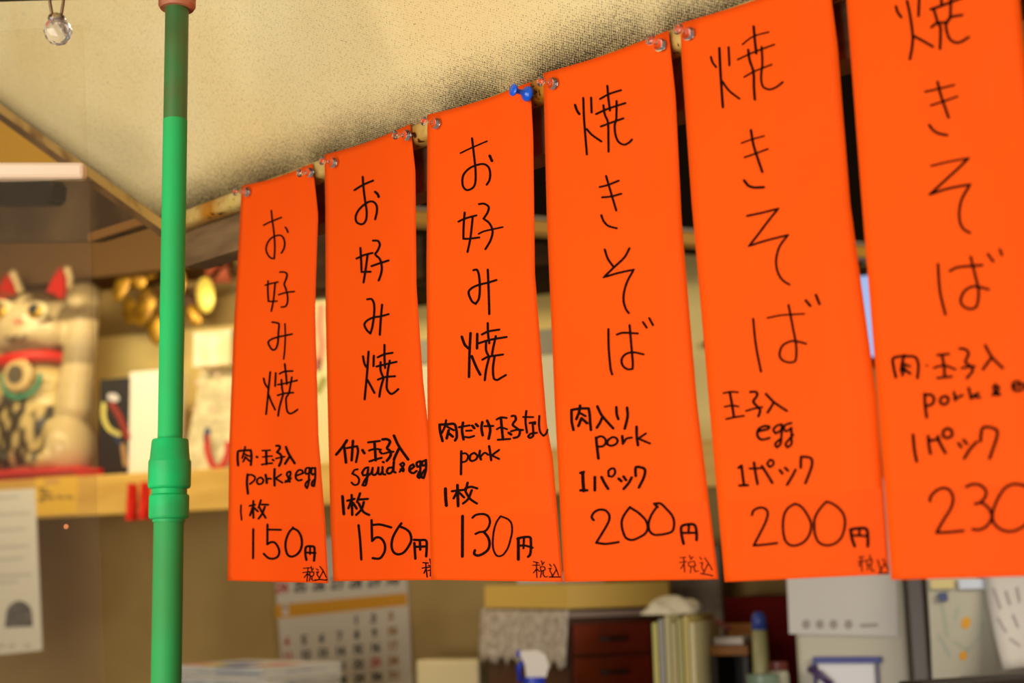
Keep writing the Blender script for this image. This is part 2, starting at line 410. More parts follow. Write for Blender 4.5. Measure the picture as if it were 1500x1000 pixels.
# ------------------------------------------------------------------ orange strips
def paper_material(nm='fluorescent_orange_paper', gs=1.0):
    M = bpy.data.materials.new(nm); M.use_nodes = True; nt = M.node_tree; N = nt.nodes; Lk = nt.links
    b = N['Principled BSDF']; b.inputs['Roughness'].default_value = .7; b.inputs['Specular IOR Level'].default_value = .12
    tc = N.new('ShaderNodeTexCoord')
    n = N.new('ShaderNodeTexNoise'); n.inputs['Scale'].default_value = 6; n.inputs['Detail'].default_value = 3
    Lk.new(tc.outputs['Object'], n.inputs['Vector'])
    mx = N.new('ShaderNodeMixRGB'); mx.inputs[1].default_value = (1.0, .104*gs, .002, 1); mx.inputs[2].default_value = (1.0, .086*gs, .0015, 1)
    Lk.new(n.outputs[0], mx.inputs[0]); Lk.new(mx.outputs[0], b.inputs['Base Color'])
    n2 = N.new('ShaderNodeTexNoise'); n2.inputs['Scale'].default_value = 900; Lk.new(tc.outputs['Object'], n2.inputs['Vector'])
    bp = N.new('ShaderNodeBump'); bp.inputs['Strength'].default_value = .12; bp.inputs['Distance'].default_value = .0002
    Lk.new(n2.outputs[0], bp.inputs['Height']); Lk.new(bp.outputs[0], b.inputs['Normal'])
    tr = N.new('ShaderNodeBsdfTranslucent'); tr.inputs[0].default_value = (1, .1, .004, 1)
    ms = N.new('ShaderNodeMixShader'); ms.inputs[0].default_value = .12
    Lk.new(b.outputs[0], ms.inputs[1]); Lk.new(tr.outputs[0], ms.inputs[2]); Lk.new(ms.outputs[0], N['Material Output'].inputs[0])
    return M
m_paper = paper_material()
m_slip = paper_material('orange_price_slip', .93)
m_ink = mat('black_marker_ink', (26, 10, 6), .9, spec=.05)
m_ink2 = mat('thin_brown_black_ink', (74, 30, 12), .9, spec=.05)
def lin(poly, y):
    if y <= poly[0][1]: a, b = poly[0], poly[1]
    elif y >= poly[-1][1]: a, b = poly[-2], poly[-1]
    else:
        for a, b in zip(poly, poly[1:]):
            if a[1] <= y <= b[1]: break
    return a[0]+(b[0]-a[0])*(y-a[1])/(b[1]-a[1])
PAPERS = [
 dict(L=[(354,272),(342,489),(336,640),(333,850)], R=[(457.5,239),(466,314),(462.5,412),(461.5,460),(466.5,640),(476,760),(481,854)],
      pins=[(0,.02),(1,.02)], off=0, slip=768, label='orange menu strip beside the green pole reading pork and egg, 150 yen'),
 dict(L=[(475,226.5),(476.5,300),(477,460),(481,640),(484,760),(488,851)], R=[(600.7,181.7),(608.5,251),(610,420),(620,560),(629,640),(648,849)],
      pins=[(0,.02),(1,.02)], off=0, slip=764, label='orange menu strip reading squid and egg, 150 yen, second from the green pole'),
 dict(L=[(626,168),(625.5,283),(624.6,400),(626.5,620),(631.5,849)], R=[(776.5,120),(781,200),(783.5,400),(801,620),(810,672),(824.5,852)],
      pins=[(0,.02),(1,.02)], off=.001, slip=756, label='orange menu strip with the blue pushpin reading pork, 130 yen'),
 dict(L=[(795.8,107),(801,320),(813,600),(826,852)], R=[(979,44.5),(989.5,140),(998.3,320),(1021,590),(1052.5,848)],
      pins=[(0,.02),(1,.03)], off=.002, slip=746, label='orange menu strip reading pork, one pack, 200 yen'),
 dict(L=[(996.8,34),(997.5,72),(1013,295),(1037.7,580),(1061.4,852)], R=[(1214,-42),(1218,0),(1227,68),(1245,295),(1284,580),(1303,841)],
      pins=[(0,.02),(1,.03)], off=.002, slip=735, label='orange menu strip reading egg, one pack, 200 yen'),
 dict(L=[(1238,-60),(1240,0),(1262,290),(1286,590),(1305.5,849)], R=[(1480,-150),(1494,0),(1520,300),(1545,580),(1574,842)],
      pins=[(0,.02),(1,.03)], off=.003, slip=722, label='orange menu strip cut off by the right edge, price 230'),
]
def surf(p):
    L_, R_ = p['L'], p['R']
    sag = p.get('sag', 3.0)
    def st(x, y):
        xl, xr = lin(L_, y), lin(R_, y)
        s = (x-xl)/(xr-xl)
        yt = L_[0][1]+(R_[0][1]-L_[0][1])*max(0, min(1, s)); yb = L_[-1][1]+(R_[-1][1]-L_[-1][1])*max(0, min(1, s))
        return s, (y-yt)/(yb-yt)
    sd = p['seed']
    def wfun(x, y):
        s, t = st(x, y); s_ = max(0, min(1, s)); t_ = max(0, min(1, t))
        o = .0012+p['off']
        o += t_*(.013*(1-s_)+.0005*s_)
        o -= .0045*max(0, (s_-.72)/.28)**2*min(1, t_*4)                       # right edge curls back
        o += .0022*math.sin(math.pi*s_)*math.exp(-((t_-.10)/.12)**2)           # bulge between pins
        o += .0014*math.sin(2.2*t_*math.pi+sd)*math.sin(math.pi*s_*.9+.2)*min(1, t_*6)
        o -= .0038*math.exp(-(((s_-.80)/.15)**2+((t_-.28-.05*math.sin(sd))/.09)**2))  # dent
        o -= .0016*math.exp(-(((s_-.90)/.09)**2+((t_-.07)/.05)**2)); o -= .0012*math.exp(-(((s_-.12)/.10)**2+((t_-.06)/.05)**2))
        return o
    return wfun
def mesh_paper(p, xy_rows, eps=0.0, bm=None):
    bm = bm or BM(); W_ = p['w']; rows = []
    for r in xy_rows: rows.append([bm.verts.new(onp(x, y, W_(x, y)+eps)) for x, y in r])
    for a, b in zip(rows, rows[1:]):
        for i in range(len(a)-1): bm.faces.new((a[i], b[i], b[i+1], a[i+1]))
    return bm
def paper_rows(p, nu=18, nv=60, t0=0, t1=1, s0=0, s1=1):
    rows = []
    for j in range(nv+1):
        t = t0+(t1-t0)*j/nv; r = []
        for i in range(nu+1):
            s = s0+(s1-s0)*i/nu
            yl = p['L'][0][1]+(p['L'][-1][1]-p['L'][0][1])*t; yr = p['R'][0][1]+(p['R'][-1][1]-p['R'][0][1])*t
            y = yl+(yr-yl)*s
            y += 4.0*math.sin(math.pi*s)*(1-t)**6          # top edge hangs a little between the pins
            r.append((lin(p['L'], yl)+(lin(p['R'], yr)-lin(p['L'], yl))*s, y))
        rows.append(r)
    return rows
TITLE = {}
TITLE[0] = ['370 300 6.25 2.3|170,52 178,130 195,260 202,380 197,492 165,485 135,450 122,400 135,350 165,308 205,285 250,278 280,300 293,350 285,400 262,440|100,187 150,160 262,115|298,205 312,225 322,250|140,697 138,780 143,882 180,884 222,880|115,735 165,720 230,706|205,715 190,870 170,972|248,615 290,615 312,632 308,670 288,725 300,760 318,830 318,890 300,928 262,935|238,822 300,803 380,792',
 '370 460 6.25 2.5|178,73 215,78 240,90 235,170 230,260 215,310 190,328 165,310 142,258 175,228 240,207 300,195 360,182|w2.0:295,88 298,200 292,330 283,410|100,587 112,635 138,675|160,530 145,680 122,915|210,538 205,658|145,735 165,790 205,875|293,455 305,560 312,640|245,545 290,525 365,520|230,645 300,632 405,606|262,600 268,680 280,730|358,577 345,650 335,710 325,735 305,770 310,860 320,895 345,910 380,895 410,872|228,743 290,725 370,718|278,735 245,850 232,930']
TITLE[1] = ['500 250 5.883 2.9|183,52 190,150 205,270 217,350 212,420 190,455 160,460 130,440 122,400 140,350 185,300 235,268 275,268 302,300 305,350 290,418|112,167 185,122 272,85|w3.4:290,182 310,200 322,228|163,665 168,750 173,872 250,870|130,757 190,728 268,708|225,725 205,870 190,962|272,602 315,605 330,640 310,690 292,722 330,760 347,830 340,890 320,945|258,822 320,800 405,773',
 '500 420 5.556 2.9|210,102 245,100 265,140 265,230 250,330 235,380 205,350 187,305 215,270 265,248 320,240 383,222|330,145 320,260 312,390|175,565 185,620 200,650|220,527 208,700 188,915|263,560 260,645|210,755 235,800 268,862|350,472 350,580 355,660|295,573 350,548 415,537|285,648 360,630 447,610|318,612 318,680 335,725|393,600 378,680 370,760 370,830 400,870 430,860 462,832|297,755 350,735 435,727|345,735 320,820 308,893']
TITLE[2] = ['650 190 5.263 2.7|217,65 230,180 243,300 243,400 225,445 180,465 150,440 142,390 155,340 200,295 260,270 310,265 345,290 357,340 350,390 330,423|w2.1:128,180 200,145 332,88|w3.4:353,200 370,240|160,637 152,740 150,840 190,840 272,830|112,708 160,685 250,660|222,672 205,830 182,942|270,573 310,570 345,595 335,640 305,685 350,720 375,780 360,850 320,920|w2.3:268,802 310,782 453,750',
 '650 380 5.263 2.9|228,82 255,80 270,120 277,210 270,300 245,342 215,320 190,255 215,220 270,195 340,178 405,158|338,78 345,240 350,420|w3.4:138,595 160,655 190,685|w3.2:205,567 198,700 193,905|w3.2:257,573 255,685|w3.4:215,745 250,830 280,887|338,490 340,570 350,645|293,578 340,555 427,540|270,645 350,620 483,597|325,635 325,700 345,745|400,590 380,680 370,740|390,750 378,840 385,915 410,928 440,912 478,890|297,772 340,750 455,732|348,755 325,850 315,930']
TITLE[3] = ['830 110 4.348 2.6|w3.0:53,190 65,225 80,248|105,145 110,280 128,505|155,143 158,238|127,343 160,380 220,422|258,68 265,150 275,225|212,152 270,120 345,96|187,248 260,215 373,178|233,192 242,250 262,300 265,400 266,487|317,165 315,280 305,320 310,380 330,425 365,443 395,430 415,410|217,327 290,300 360,275|250,642 270,710 315,862|210,712 260,700 330,672|225,778 285,772 347,755|220,892 235,930 265,960 318,975',
 '850 340 4.348 2.7|155,110 175,170 212,222|312,102 280,160 212,225 148,287 240,260 340,238 300,310 278,380 275,440 290,490 308,515|178,617 180,740 192,870 202,905|232,652 270,640 365,645|313,592 322,700 333,830 332,870 300,872 270,850 262,810 290,775 340,765 402,778|398,572 422,608|438,547 462,592']
TITLE[4] = ['1030 30 3.843 2.4|43,205 52,235 72,262|w2.8:90,155 97,300 110,488|142,150 147,252|105,340 145,395 203,440|w2.8:283,33 290,110 298,185|w1.8:220,135 280,90 368,65|w2:193,220 280,180 400,135|w2.8:253,165 260,220 282,290 285,380 290,445|328,148 332,240 325,320 335,370 370,388 410,375 447,347|w2:230,318 290,285 385,248|w2.8:268,617 285,710 332,852|w1.9:215,690 270,670 342,650|w2.1:232,770 290,750 363,723|w3:230,900 255,930 290,940 340,938',
 '1080 290 3.704 2.5|52,97 140,78 222,57 170,120 110,200 62,260 150,232 275,200 230,260 210,330 215,390 240,440 282,470|85,655 100,800 128,942|w2.1:163,650 240,635 362,628|277,580 300,700 318,800 315,880 285,892 245,880 228,850 245,800 300,775 372,790|w3:370,555 395,585|w3:425,525 445,575']
TITLE[5] = ['1300 0 4.762 2.9|58,45 70,85 95,120|135,5 155,100 175,250 170,330 155,412|220,-10 215,110|180,250 245,285 315,325|320,60 335,110 350,160 368,190 365,340|440,-10 435,120 408,170 415,230 440,280 485,298 525,285 565,258|305,190 345,160 405,155 440,120 520,105|300,65 375,40 440,15 520,-15|375,-120 375,42|300,-50 380,-80 460,-100|348,570 370,660 425,820|w2.3:262,640 350,620 465,592|w2.3:300,735 380,710 487,672|290,872 320,910 360,932 415,942',
 '1340 210 3.704 2.8|w2.2:88,122 180,100 290,80|290,80 240,130 80,277 180,245 300,222 255,300 240,370 245,430 265,465 298,485|125,655 135,800 165,928|190,692 230,672 365,660|302,615 325,710 345,800 335,880 305,898 265,885 247,850 270,800 320,775 400,792|395,600 425,640|460,575 472,605']
NOTE = {}
NOTE[0] = ['330 640 8.333 3.2|155,345 148,260 152,180 170,168 240,162 310,160 318,230 310,340|w2.6:240,120 228,180 205,255|w2.4:225,200 270,225 300,232|w2.4:215,300 240,255|w2.6:240,240 290,290|380,240 390,246|w2.4:450,165 545,160|497,165 502,330|w2.2:455,243 510,235 570,232|w2.6:445,335 500,325 570,318|w2.8:575,275 590,285|622,105 660,110 662,140 630,185 665,205 685,240 680,290 655,350|w2.4:618,262 670,248 722,238|738,120 770,200 845,320|785,235 755,280 728,325|270,455 262,560 275,690|w2.6:270,465 320,460 360,490 350,530 300,572|w2.6:430,490 395,510 385,550 410,575 450,560 462,520 430,490|490,460 500,510 505,560|w2.6:503,520 530,505 560,510|600,390 597,500 600,590|w2.6:680,455 610,505 695,555|w2.8:730,550 760,530 795,450 790,420 760,430 750,460 770,500 785,545|w2.4:735,530 760,545 800,500|w2.6:865,470 950,440 930,405 890,405 860,450 860,500 890,530 930,520|w2.6:1030,375 985,380 975,430 990,450 1030,430|w2.6:1030,375 1020,450 1015,560 995,625 975,590 990,550 1030,520|w2.6:1095,380 1055,375 1045,430 1065,460 1095,440|w2.6:1095,375 1095,500 1080,600 1055,590 1060,545 1095,510',
 '330 640 8.333 2.8|w2.2:190,832 188,910 198,1010|297,838 360,825|340,780 338,880 342,985|335,850 300,955|345,860 395,905|433,770 405,860|445,822 522,825|480,850 450,930 405,995|415,860 450,920 490,985']
NOTE[1] = ['480 635 7.694 3.6|215,75 165,150 95,235|185,150 205,325|w3:215,162 330,140 340,200 318,320|w3.4:283,80 268,300|390,185 412,220|w3:455,98 585,82|525,90 540,300|w2.8:465,190 530,172 598,180|w3:470,312 540,290 605,272|w3:585,200 608,225|615,65 665,62 700,85 690,120 668,165 705,200 705,250 665,305|w2.8:630,225 690,208 738,203|745,22 800,140 905,290|805,160 770,230 745,290|w2.6:335,402 300,410 275,450 330,480 352,520 340,565 300,578 268,550|w3:455,380 420,390 388,440 400,470 440,460 455,400 440,520 425,580 390,580 420,520 450,480|w3:455,470 490,440 505,385 500,450 530,465 560,430 570,380 570,450 595,460 610,430|w3:615,375 620,450 650,460|w3:620,318 630,322|w3:720,380 680,390 665,430 690,450 730,420 745,300 740,420 765,440|w2.8:810,430 860,345 845,325 815,345 855,400 850,425 820,400|w3:925,410 975,370 960,345 925,370 920,420 960,445 1000,420|w3:1040,310 1000,330 1010,375 1045,360 1045,310 1040,420 1030,500 1010,480 1030,430|w3:1100,300 1060,320 1065,360 1100,350 1105,295 1105,400 1080,500 1055,490 1060,450 1100,400',
 '480 635 7.694 3.2|w3.8:165,705 180,905|220,755 300,735|268,690 275,915|262,760 232,840|285,780 325,845|363,672 330,770|355,742 450,735|405,770 380,850 320,915|345,780 400,880 465,915']
NOTE[2] = ['630 600 6.667 3.4|120,305 98,220 90,145 165,142 235,140 255,200 258,270 240,303|w2.8:155,102 140,170 110,230|w2.8:165,165 230,200|180,200 160,280|175,225 220,262|w2.8:280,170 385,152|320,125 310,200 325,290|w2.6:350,205 405,203|w2.8:340,265 380,270 428,255|410,155 430,180|445,140 465,160|508,120 500,180 512,250|w2.8:530,160 615,158|555,105 585,190 570,283|w2.8:648,95 690,75 745,80|690,90 710,290|w2.6:650,190 690,172 750,190|w2.8:660,293 780,285|765,225 790,242|w3:795,62 825,60 835,95 805,145 845,180 875,210 860,260 815,275|w2.8:790,210 850,195 905,198|w2.6:908,70 1005,72|w2.8:938,12 930,110 945,225|w2.8:970,130 1025,120 1022,140|w2.8:1000,135 1005,250 975,275 955,260 980,235 1040,225|w2.6:1065,60 1062,150 1075,220 1105,255 1130,235 1148,195',
 '630 600 6.667 3.1|303,405 300,630|w2.6:305,430 345,425 370,455 350,500 310,512|w2.8:430,420 395,440 385,480 405,500 445,485 460,450 430,420|485,400 480,440 495,485|w2.6:490,460 530,420 565,440|575,355 585,420 595,492|w2.8:672,392 600,445 672,480|w4:148,770 150,850 157,935|212,795 340,780|w3.6:265,735 268,830 272,940|262,800 228,865|285,810 330,855|365,712 345,790|345,765 400,752 458,768|405,785 370,870 320,915|345,800 390,870 455,915']
NOTE[3] = ['820 580 6.667 3.3|132,330 115,250 112,135 190,122 280,120 290,180 295,260 303,330|197,92 185,160 160,225|w2.8:195,165 250,195|210,215 180,292|215,220 265,265|365,100 410,190 520,315|415,205 390,260 360,308|550,108 555,180 570,225|655,112 660,200 632,318|352,405 362,500 375,610|w2.8:352,410 400,392 440,415 445,460 415,490 375,492|w2.8:510,400 470,430 460,470 500,485 550,465 562,430 540,405 510,400|608,390 615,465|w2.8:625,450 650,415 700,405|748,298 750,400 762,480|w2.8:838,365 765,415 878,462',
 '820 580 6.667 3.4|w4:222,745 225,830 232,925|200,750 232,740|200,920 265,920|340,790 340,920|405,790 435,850 470,905|w2.8:505,705 475,730 475,780 510,785 538,750 530,710 505,705|572,805 600,830|620,785 645,820|700,795 670,850 622,905|740,780 738,700 770,692 828,715 820,790 770,892']
NOTE[4] = ['1040 560 5.882 2.9|w2.2:115,92 180,80 240,85|170,90 190,200 205,300|w2.2:125,210 190,198 245,208|w2.4:138,315 210,300 290,288|345,82 395,82 405,110 372,165 405,205 430,240 415,292|w2.4:310,245 380,225 448,212|480,98 550,170 660,245|540,185 520,220 495,258|420,420 500,400 510,380 470,375 420,400 405,450 430,488 470,490 510,478|w2.7:615,360 570,375 545,410 565,440 610,410 620,365 615,450 605,530 575,560 560,530 600,490|w2.7:700,350 650,365 635,400 660,420 700,390 700,460 700,530 665,560 650,530 680,490 715,450',
 '1040 560 5.882 3.0|245,735 270,715 280,800 292,885|252,888 325,885|w2.6:340,742 450,738|378,690 390,780 408,875|445,720 490,790 535,865|w2.6:518,665 492,700 515,730 545,705 540,675 518,665|600,755 622,785|645,735 670,760|735,752 705,810 662,882|780,735 782,640 810,640 870,655 875,720 820,868']
NOTE[5] = ['1290 480 4.762 3.1|105,345 90,280 85,215 130,200 170,198 240,205 262,260 255,350|165,190 150,240 140,300|w2.6:160,250 205,270|165,275 150,330|165,290 205,320|w2.2:318,262 324,264|w2.8:395,190 475,182|425,185 440,260 445,340|w2.6:370,280 440,262 520,290|w2.8:395,350 495,340|550,145 590,150 612,180 590,240 625,265 640,300 600,350|w2.8:565,280 655,268|728,122 775,205 850,280|770,210 740,250 712,290|305,460 308,540 320,625|305,470 345,465 370,490 360,530 320,545|450,475 420,490 415,520 440,535 465,520 470,490 450,475|510,450 520,505|515,495 570,470|612,420 630,495|680,455 635,480 690,485|780,470 825,420 800,395 785,420 830,465|790,450 810,470|925,410 985,400 960,375 925,385 920,420 945,440 985,430|1040,380 1010,390 1005,420 1035,425 1045,380 1040,460 1020,500',
 '1320 610 5.261 3.3|90,140 100,250 118,345|207,150 212,220 225,285|215,185 290,175|280,150 300,210 340,280|355,90 325,110 325,150 355,165 390,145 385,105 355,90|440,205 462,235|480,180 505,210|580,195 530,250 485,322|610,190 615,130 630,85 680,82 735,105 735,160 680,322']
PRICE = {}
PRICE[0] = '340 740 8.333 3.1|257,290 255,645|430,235 428,475 470,450 520,455 560,510 575,570 555,625 500,650 440,640 385,590|w2.8:440,295 595,298|745,275 700,320 660,410 650,500 670,590 715,625 780,605 830,550 850,470 840,380 800,310 745,280 740,270|905,665 893,600 895,520 915,500 960,498 1000,510 1003,600 998,675|w2.6:950,500 950,595|w2.8:900,575 1015,580'
PRICE[1] = '490 745 8.696 3.3|305,210 325,400 340,645|470,145 478,410 530,365 590,375 635,440 640,530 600,610 560,635 485,628|490,205 580,200 720,237|850,185 790,270 740,370 725,470 750,550 810,580 880,555 940,480 975,400 960,310 910,260 845,230|1015,435 1028,635|1010,395 1090,398 1165,405 1172,500 1165,605|1085,400 1090,520|1030,485 1170,478'
PRICE[2] = '640 740 7.895 3.5|w4:295,125 293,590|w3:410,143 450,110 530,100 590,125 612,190 590,260 550,300 490,310 445,330|545,310 590,370 608,440 590,510 530,560 470,580 430,560 440,515|w2.5:735,125 690,190 660,280 645,400 650,500 680,570 720,588 770,565 820,490 850,390 868,300 860,210 820,160 735,125|w4:940,380 940,625|w3.4:930,385 1000,367 1075,370 1085,430 1085,500 1075,570 1050,597|w3:1005,380 1000,495|w3:945,465 1020,465 1105,490'
PRICE[3] = '850 720 7.143 3.1|140,297 118,265 145,215 200,188 260,195 300,240 300,300 260,380 165,535 270,545 400,527|520,160 480,210 440,280 432,350 450,430 480,485 540,505 600,485 670,445 700,400 700,340 670,280 600,215 520,165|800,160 750,230 715,320 720,400 760,445 830,450 930,430 970,400 980,320 960,250 900,180 840,125 770,125 810,160|w3.6:1080,545 1060,460 1055,370 1100,345 1190,345 1215,420 1215,505|1135,345 1130,435|1065,430 1205,430'
PRICE[4] = '1080 720 6.522 2.9|140,222 150,185 190,158 240,152 280,175 290,220 260,310 155,515 260,505 380,490|550,115 490,150 450,210 435,300 440,400 460,470 500,508 550,515 620,490 670,440 700,370 700,290 650,190 600,135 550,115|850,95 790,160 740,250 735,340 745,420 780,485 850,512 930,495 990,440 1020,360 1028,280 1010,210 960,150 900,110 850,95|w3.6:1120,520 1095,450 1080,360 1150,350 1230,355 1245,430 1245,520|1165,355 1165,420|1090,415 1250,425'
PRICE[5] = '1320 610 5.261 3.2|222,650 225,620 270,570 330,550 380,575 400,640 380,710 330,790 270,895 370,890 478,880|500,540 560,520 620,535 655,580 640,630 600,665 565,672|610,660 660,690 695,750 690,800 650,850 600,872 550,868|947,530 870,520 800,550 740,640 705,740 710,810 760,865 830,885 900,870 970,820 1010,740 1010,640 980,560 940,528'
TAX = {}
TAX[0] = '340 740 8.333 1.4|870,768 930,762 965,762|862,820 950,808|925,765 920,830 912,925|915,830 880,880|922,835 950,860|965,745 970,785|990,770 970,800|945,815 995,812 990,855 950,865 945,815|955,865 940,920|975,865 972,905 995,918 1015,905|1028,775 1050,790|1025,815 1055,810 1035,840 1060,880 1060,905|1070,745 1110,800 1150,880|1110,800 1060,895|w1.8:1015,915 1060,905 1150,912 1155,900'
TAX[1] = '490 745 8.696 1.7|1125,685 1190,690|1115,755 1235,738|1160,690 1165,760 1178,868|1160,770 1138,820|1212,640 1225,700|1195,720 1232,725|1190,785 1235,780|1225,740 1220,855'
TAX[2] = '640 740 7.895 1.4|1115,650 1175,665|1105,692 1190,690|1150,655 1150,740 1155,835|1150,735 1115,780|1155,735 1185,765|1205,640 1220,680|1240,655 1215,690|1195,710 1240,712 1250,745 1200,760 1195,710|1210,760 1195,832|1230,760 1228,800 1250,828 1275,822|1300,680 1320,705|1290,730 1320,725 1305,755 1325,790 1330,820|1350,680 1380,740 1405,810|1380,740 1335,820|w1.8:1300,828 1425,828'
TAX[3] = '850 720 7.143 1.5|1045,690 1100,685|1035,740 1110,730|1080,690 1085,760 1090,840|1085,745 1050,805|1140,665 1155,700|1180,680 1150,710|1130,740 1190,725 1205,775 1140,780 1130,740|1160,780 1150,850|1185,780 1200,835 1235,830|1250,685 1270,710|1250,745 1280,740 1270,790 1290,830|1300,690 1340,750 1380,820|1330,760 1290,850|w1.9:1260,855 1385,878'
TAX[4] = '1080 720 6.522 1.7|1160,625 1210,620|1150,670 1220,660|1180,625 1190,760|1185,670 1160,710|1265,605 1270,640|1235,655 1285,645 1280,690 1240,700 1235,655|1250,700 1240,750|1275,700 1280,750 1310,755|1340,650 1360,720 1370,765|1390,640 1410,690 1440,740|1405,690 1360,770|w2:1350,778 1440,775'
for i, p in enumerate(PAPERS):
    p['seed'] = i*1.7; p['w'] = surf(p)
    base = (onp(*p['L'][-1])+onp(*p['R'][-1]))/2
    t = thing('menu_strip', p['label'], 'menu sign', base, 0, 'orange handwritten menu strips pinned to the rail')
    bm = mesh_paper(p, paper_rows(p))
    sh = obj('paper', bm, m_paper, t, smooth=True)
    # make the front face the camera
    me = sh.data
    so = sh.modifiers.new('thickness', 'SOLIDIFY'); so.thickness = .00022
    nrm = me.polygons[len(me.polygons)//2].normal
    so.offset = -1 if nrm.dot(NP) > 0 else 1
    # glued price slip
    tt = (p['slip']-p['L'][0][1])/(p['L'][-1][1]-p['L'][0][1])
    sl = obj('price_slip', mesh_paper(p, paper_rows(p, 12, 14, tt, .996, .05, .985), .0002), m_slip, t, smooth=True)
    def wr(name, specs, eps=.0005, mt=m_ink):
        bm = BM()
        for sp in specs:
            for k, (wd, pts) in enumerate(strokes(sp)):
                e = eps+(k % 5)*.00002
                ribbon(bm, pts, wd*(1.08, 1.08, 1.12, 1.2, 1.34, 1.42)[i], lambda x, y: onp(x, y, p['w'](x, y)+e))
        return obj(name, bm, mt, t)
    wr('title_writing', TITLE[i]); wr('filling_writing', NOTE[i]); wr('price_writing', [PRICE[i]])
    if i in TAX: wr('tax_note', [TAX[i]], mt=m_ink2 if i in (3, 4) else m_ink)

# ------------------------------------------------------------------ push pins
def glassy(name, col, rough=.03, tr=1):
    M = bpy.data.materials.new(name); M.use_nodes = True; b = M.node_tree.nodes['Principled BSDF']
    b.inputs['Base Color'].default_value = col; b.inputs['Transmission Weight'].default_value = tr
    b.inputs['Roughness'].default_value = rough; b.inputs['IOR'].default_value = 1.49
    return M
m_clear = glassy('clear_pin_plastic', (1, .96, .93, 1))
m_blue = mat('blue_pin_plastic', (26, 92, 214), .25)
m_steel = mat('steel', (170, 168, 160), .3, metal=1)
PINS = [((359, 281), (344, 281), 0, 'clear pushpin nearest the green pole'),
 ((452, 252.6), (438, 253.5), 0, 'clear pushpin in the right corner of the strip beside the pole'),
 ((486, 238), (471, 235.5), 1, 'clear pushpin in the left corner of the squid and egg strip'),
 ((594, 198), (578.5, 198), 1, 'clear pushpin in the right corner of the squid and egg strip'),
 ((636.5, 180.5), (620, 177), 2, 'clear pushpin in the left corner of the 130 yen strip'),
 ((771, 137), (753, 132), 2, 'blue plastic pushpin in the right corner of the 130 yen strip'),
 ((808, 122), (791, 119), 3, 'clear pushpin in the left corner of the pork 200 yen strip'),
 ((965.5, 65.4), (952, 57.5), 3, 'clear pushpin in the right corner of the pork 200 yen strip'),
 ((1007, 49), (993, 42.5), 4, 'clear pushpin in the left corner of the egg 200 yen strip')]
for (bx, by), (hx, hy), pi, lab in PINS:
    B = onp(bx, by, .0075)
    hr = ray(hx, hy); Lp = .0125
    a = hr.dot(hr); q = CAM-B; b_ = 2*hr.dot(q); c_ = q.dot(q)-Lp*Lp; disc = b_*b_-4*a*c_
    tt = (-b_-math.sqrt(disc))/(2*a) if disc > 0 else -b_/(2*a)
    H = CAM+hr*tt; ax = (H-B).normalized()
    # start on the paper
    t0 = (onp(bx, by, 0)-B).dot(NP)/max(.25, ax.dot(NP)); S0 = B+ax*max(t0, -.02)
    ls = (S0-B).length
    base_pt = B-ax*.0055
    t = thing('pushpin', lab, 'pushpin', base_pt, 0, None if 'blue' in lab else 'clear pushpins holding the strips')
    mt = m_blue if 'blue' in lab else m_clear
    bl = 'blue' in lab
    prof = [(0, -.0030), (.0046, -.0030), (.0054, -.0018), (.0054, -.0006), (.0046, .0012), (.0028, .0026), (.0019, .0042), (.0018, .0075), (.0022, .0098), (.0040, .0110), (.0043, .0118), (.0041, .0127), (0, .0129)]
    obj('grip', lathe(BM(), B, ax, [(r*(1.2 if bl else .95), h*(1.1 if bl else 1)) for r, h in prof], 28), mt, t, smooth=True)
    obj('needle', lathe(BM(), B, ax, [(0, -ls-.006), (.0005, -ls-.004), (.0005, -.0029), (0, -.0029)], 8), m_steel, t, smooth=True)

# ------------------------------------------------------------------ green telescopic pole
DPOLE = 1.08
def pv(px, py): return at(px, py, DPOLE)
pb_ = pv(243.5, 1000); pt_ = Vector((pb_.x, pb_.y, 0))
k = DPOLE/FPX
def hz(py, px=255):          # height of the pole axis seen at row py
    d = ray(px, py); s = math.hypot(d.x, d.y)
    return CAM.z+d.z*math.hypot(pb_.x, pb_.y)/s
pole = thing('green_pole', 'green telescopic pole with a ribbed coupling, standing left of the strips', 'pole', (pb_.x, pb_.y, 0))
m_green = mat('glossy_green_coating', (36, 176, 92), .6, vscale=12, rgb2=(46, 168, 88), spec=.2)
m_green2 = mat('green_lower_tube', (50, 152, 78), .6, vscale=12, rgb2=(58, 142, 72), spec=.2)
m_dgreen = mat('dark_weathered_green_tube', (52, 118, 56), .45, vscale=25, rgb2=(74, 104, 46))
m_cap = mat('bright_green_coupling', (18, 178, 94), .5, vscale=40, rgb2=(36, 158, 82), spec=.3)
PX = Vector((pb_.x, pb_.y, 0))
r1 = 17.3*k; r2 = 18.6*k
obj('lower_tube', lathe(BM(), PX, Z, [(0, .0), (r2*1.25*.95, 0), (r2*1.25*.95, hz(760)), (0, hz(760))], 40), m_green2, pole, smooth=False)
obj('upper_tube', lathe(BM(), PX, Z, [(0, hz(700)), (r2, hz(700)), (r2, hz(176)), (0, hz(176))], 40), m_green, pole, smooth=False)
obj('inner_tube', lathe(BM(), PX, Z, [(0, hz(300)), (r2*.985, hz(300)), (r2*.985, hz(-60)), (0, hz(-60))], 40), m_dgreen, pole, smooth=False)
cpl = [(0, 643), (25.5, 643), (27, 645.5), (29.5, 672), (31.5, 676), (31.5, 712), (30, 714.5), (26, 716), (26, 723), (29, 725.5), (29.5, 728), (29.5, 756), (28, 759), (24, 760), (24, 764), (0, 764)]
obj('coupling', lathe(BM(), PX, Z, [(r*k, hz(y)) for r, y in cpl], 48), m_cap, pole, smooth=False)
m_rust = mat('rusty_brown_cap', (150, 72, 34), .5, vscale=30, rgb2=(196, 120, 84))
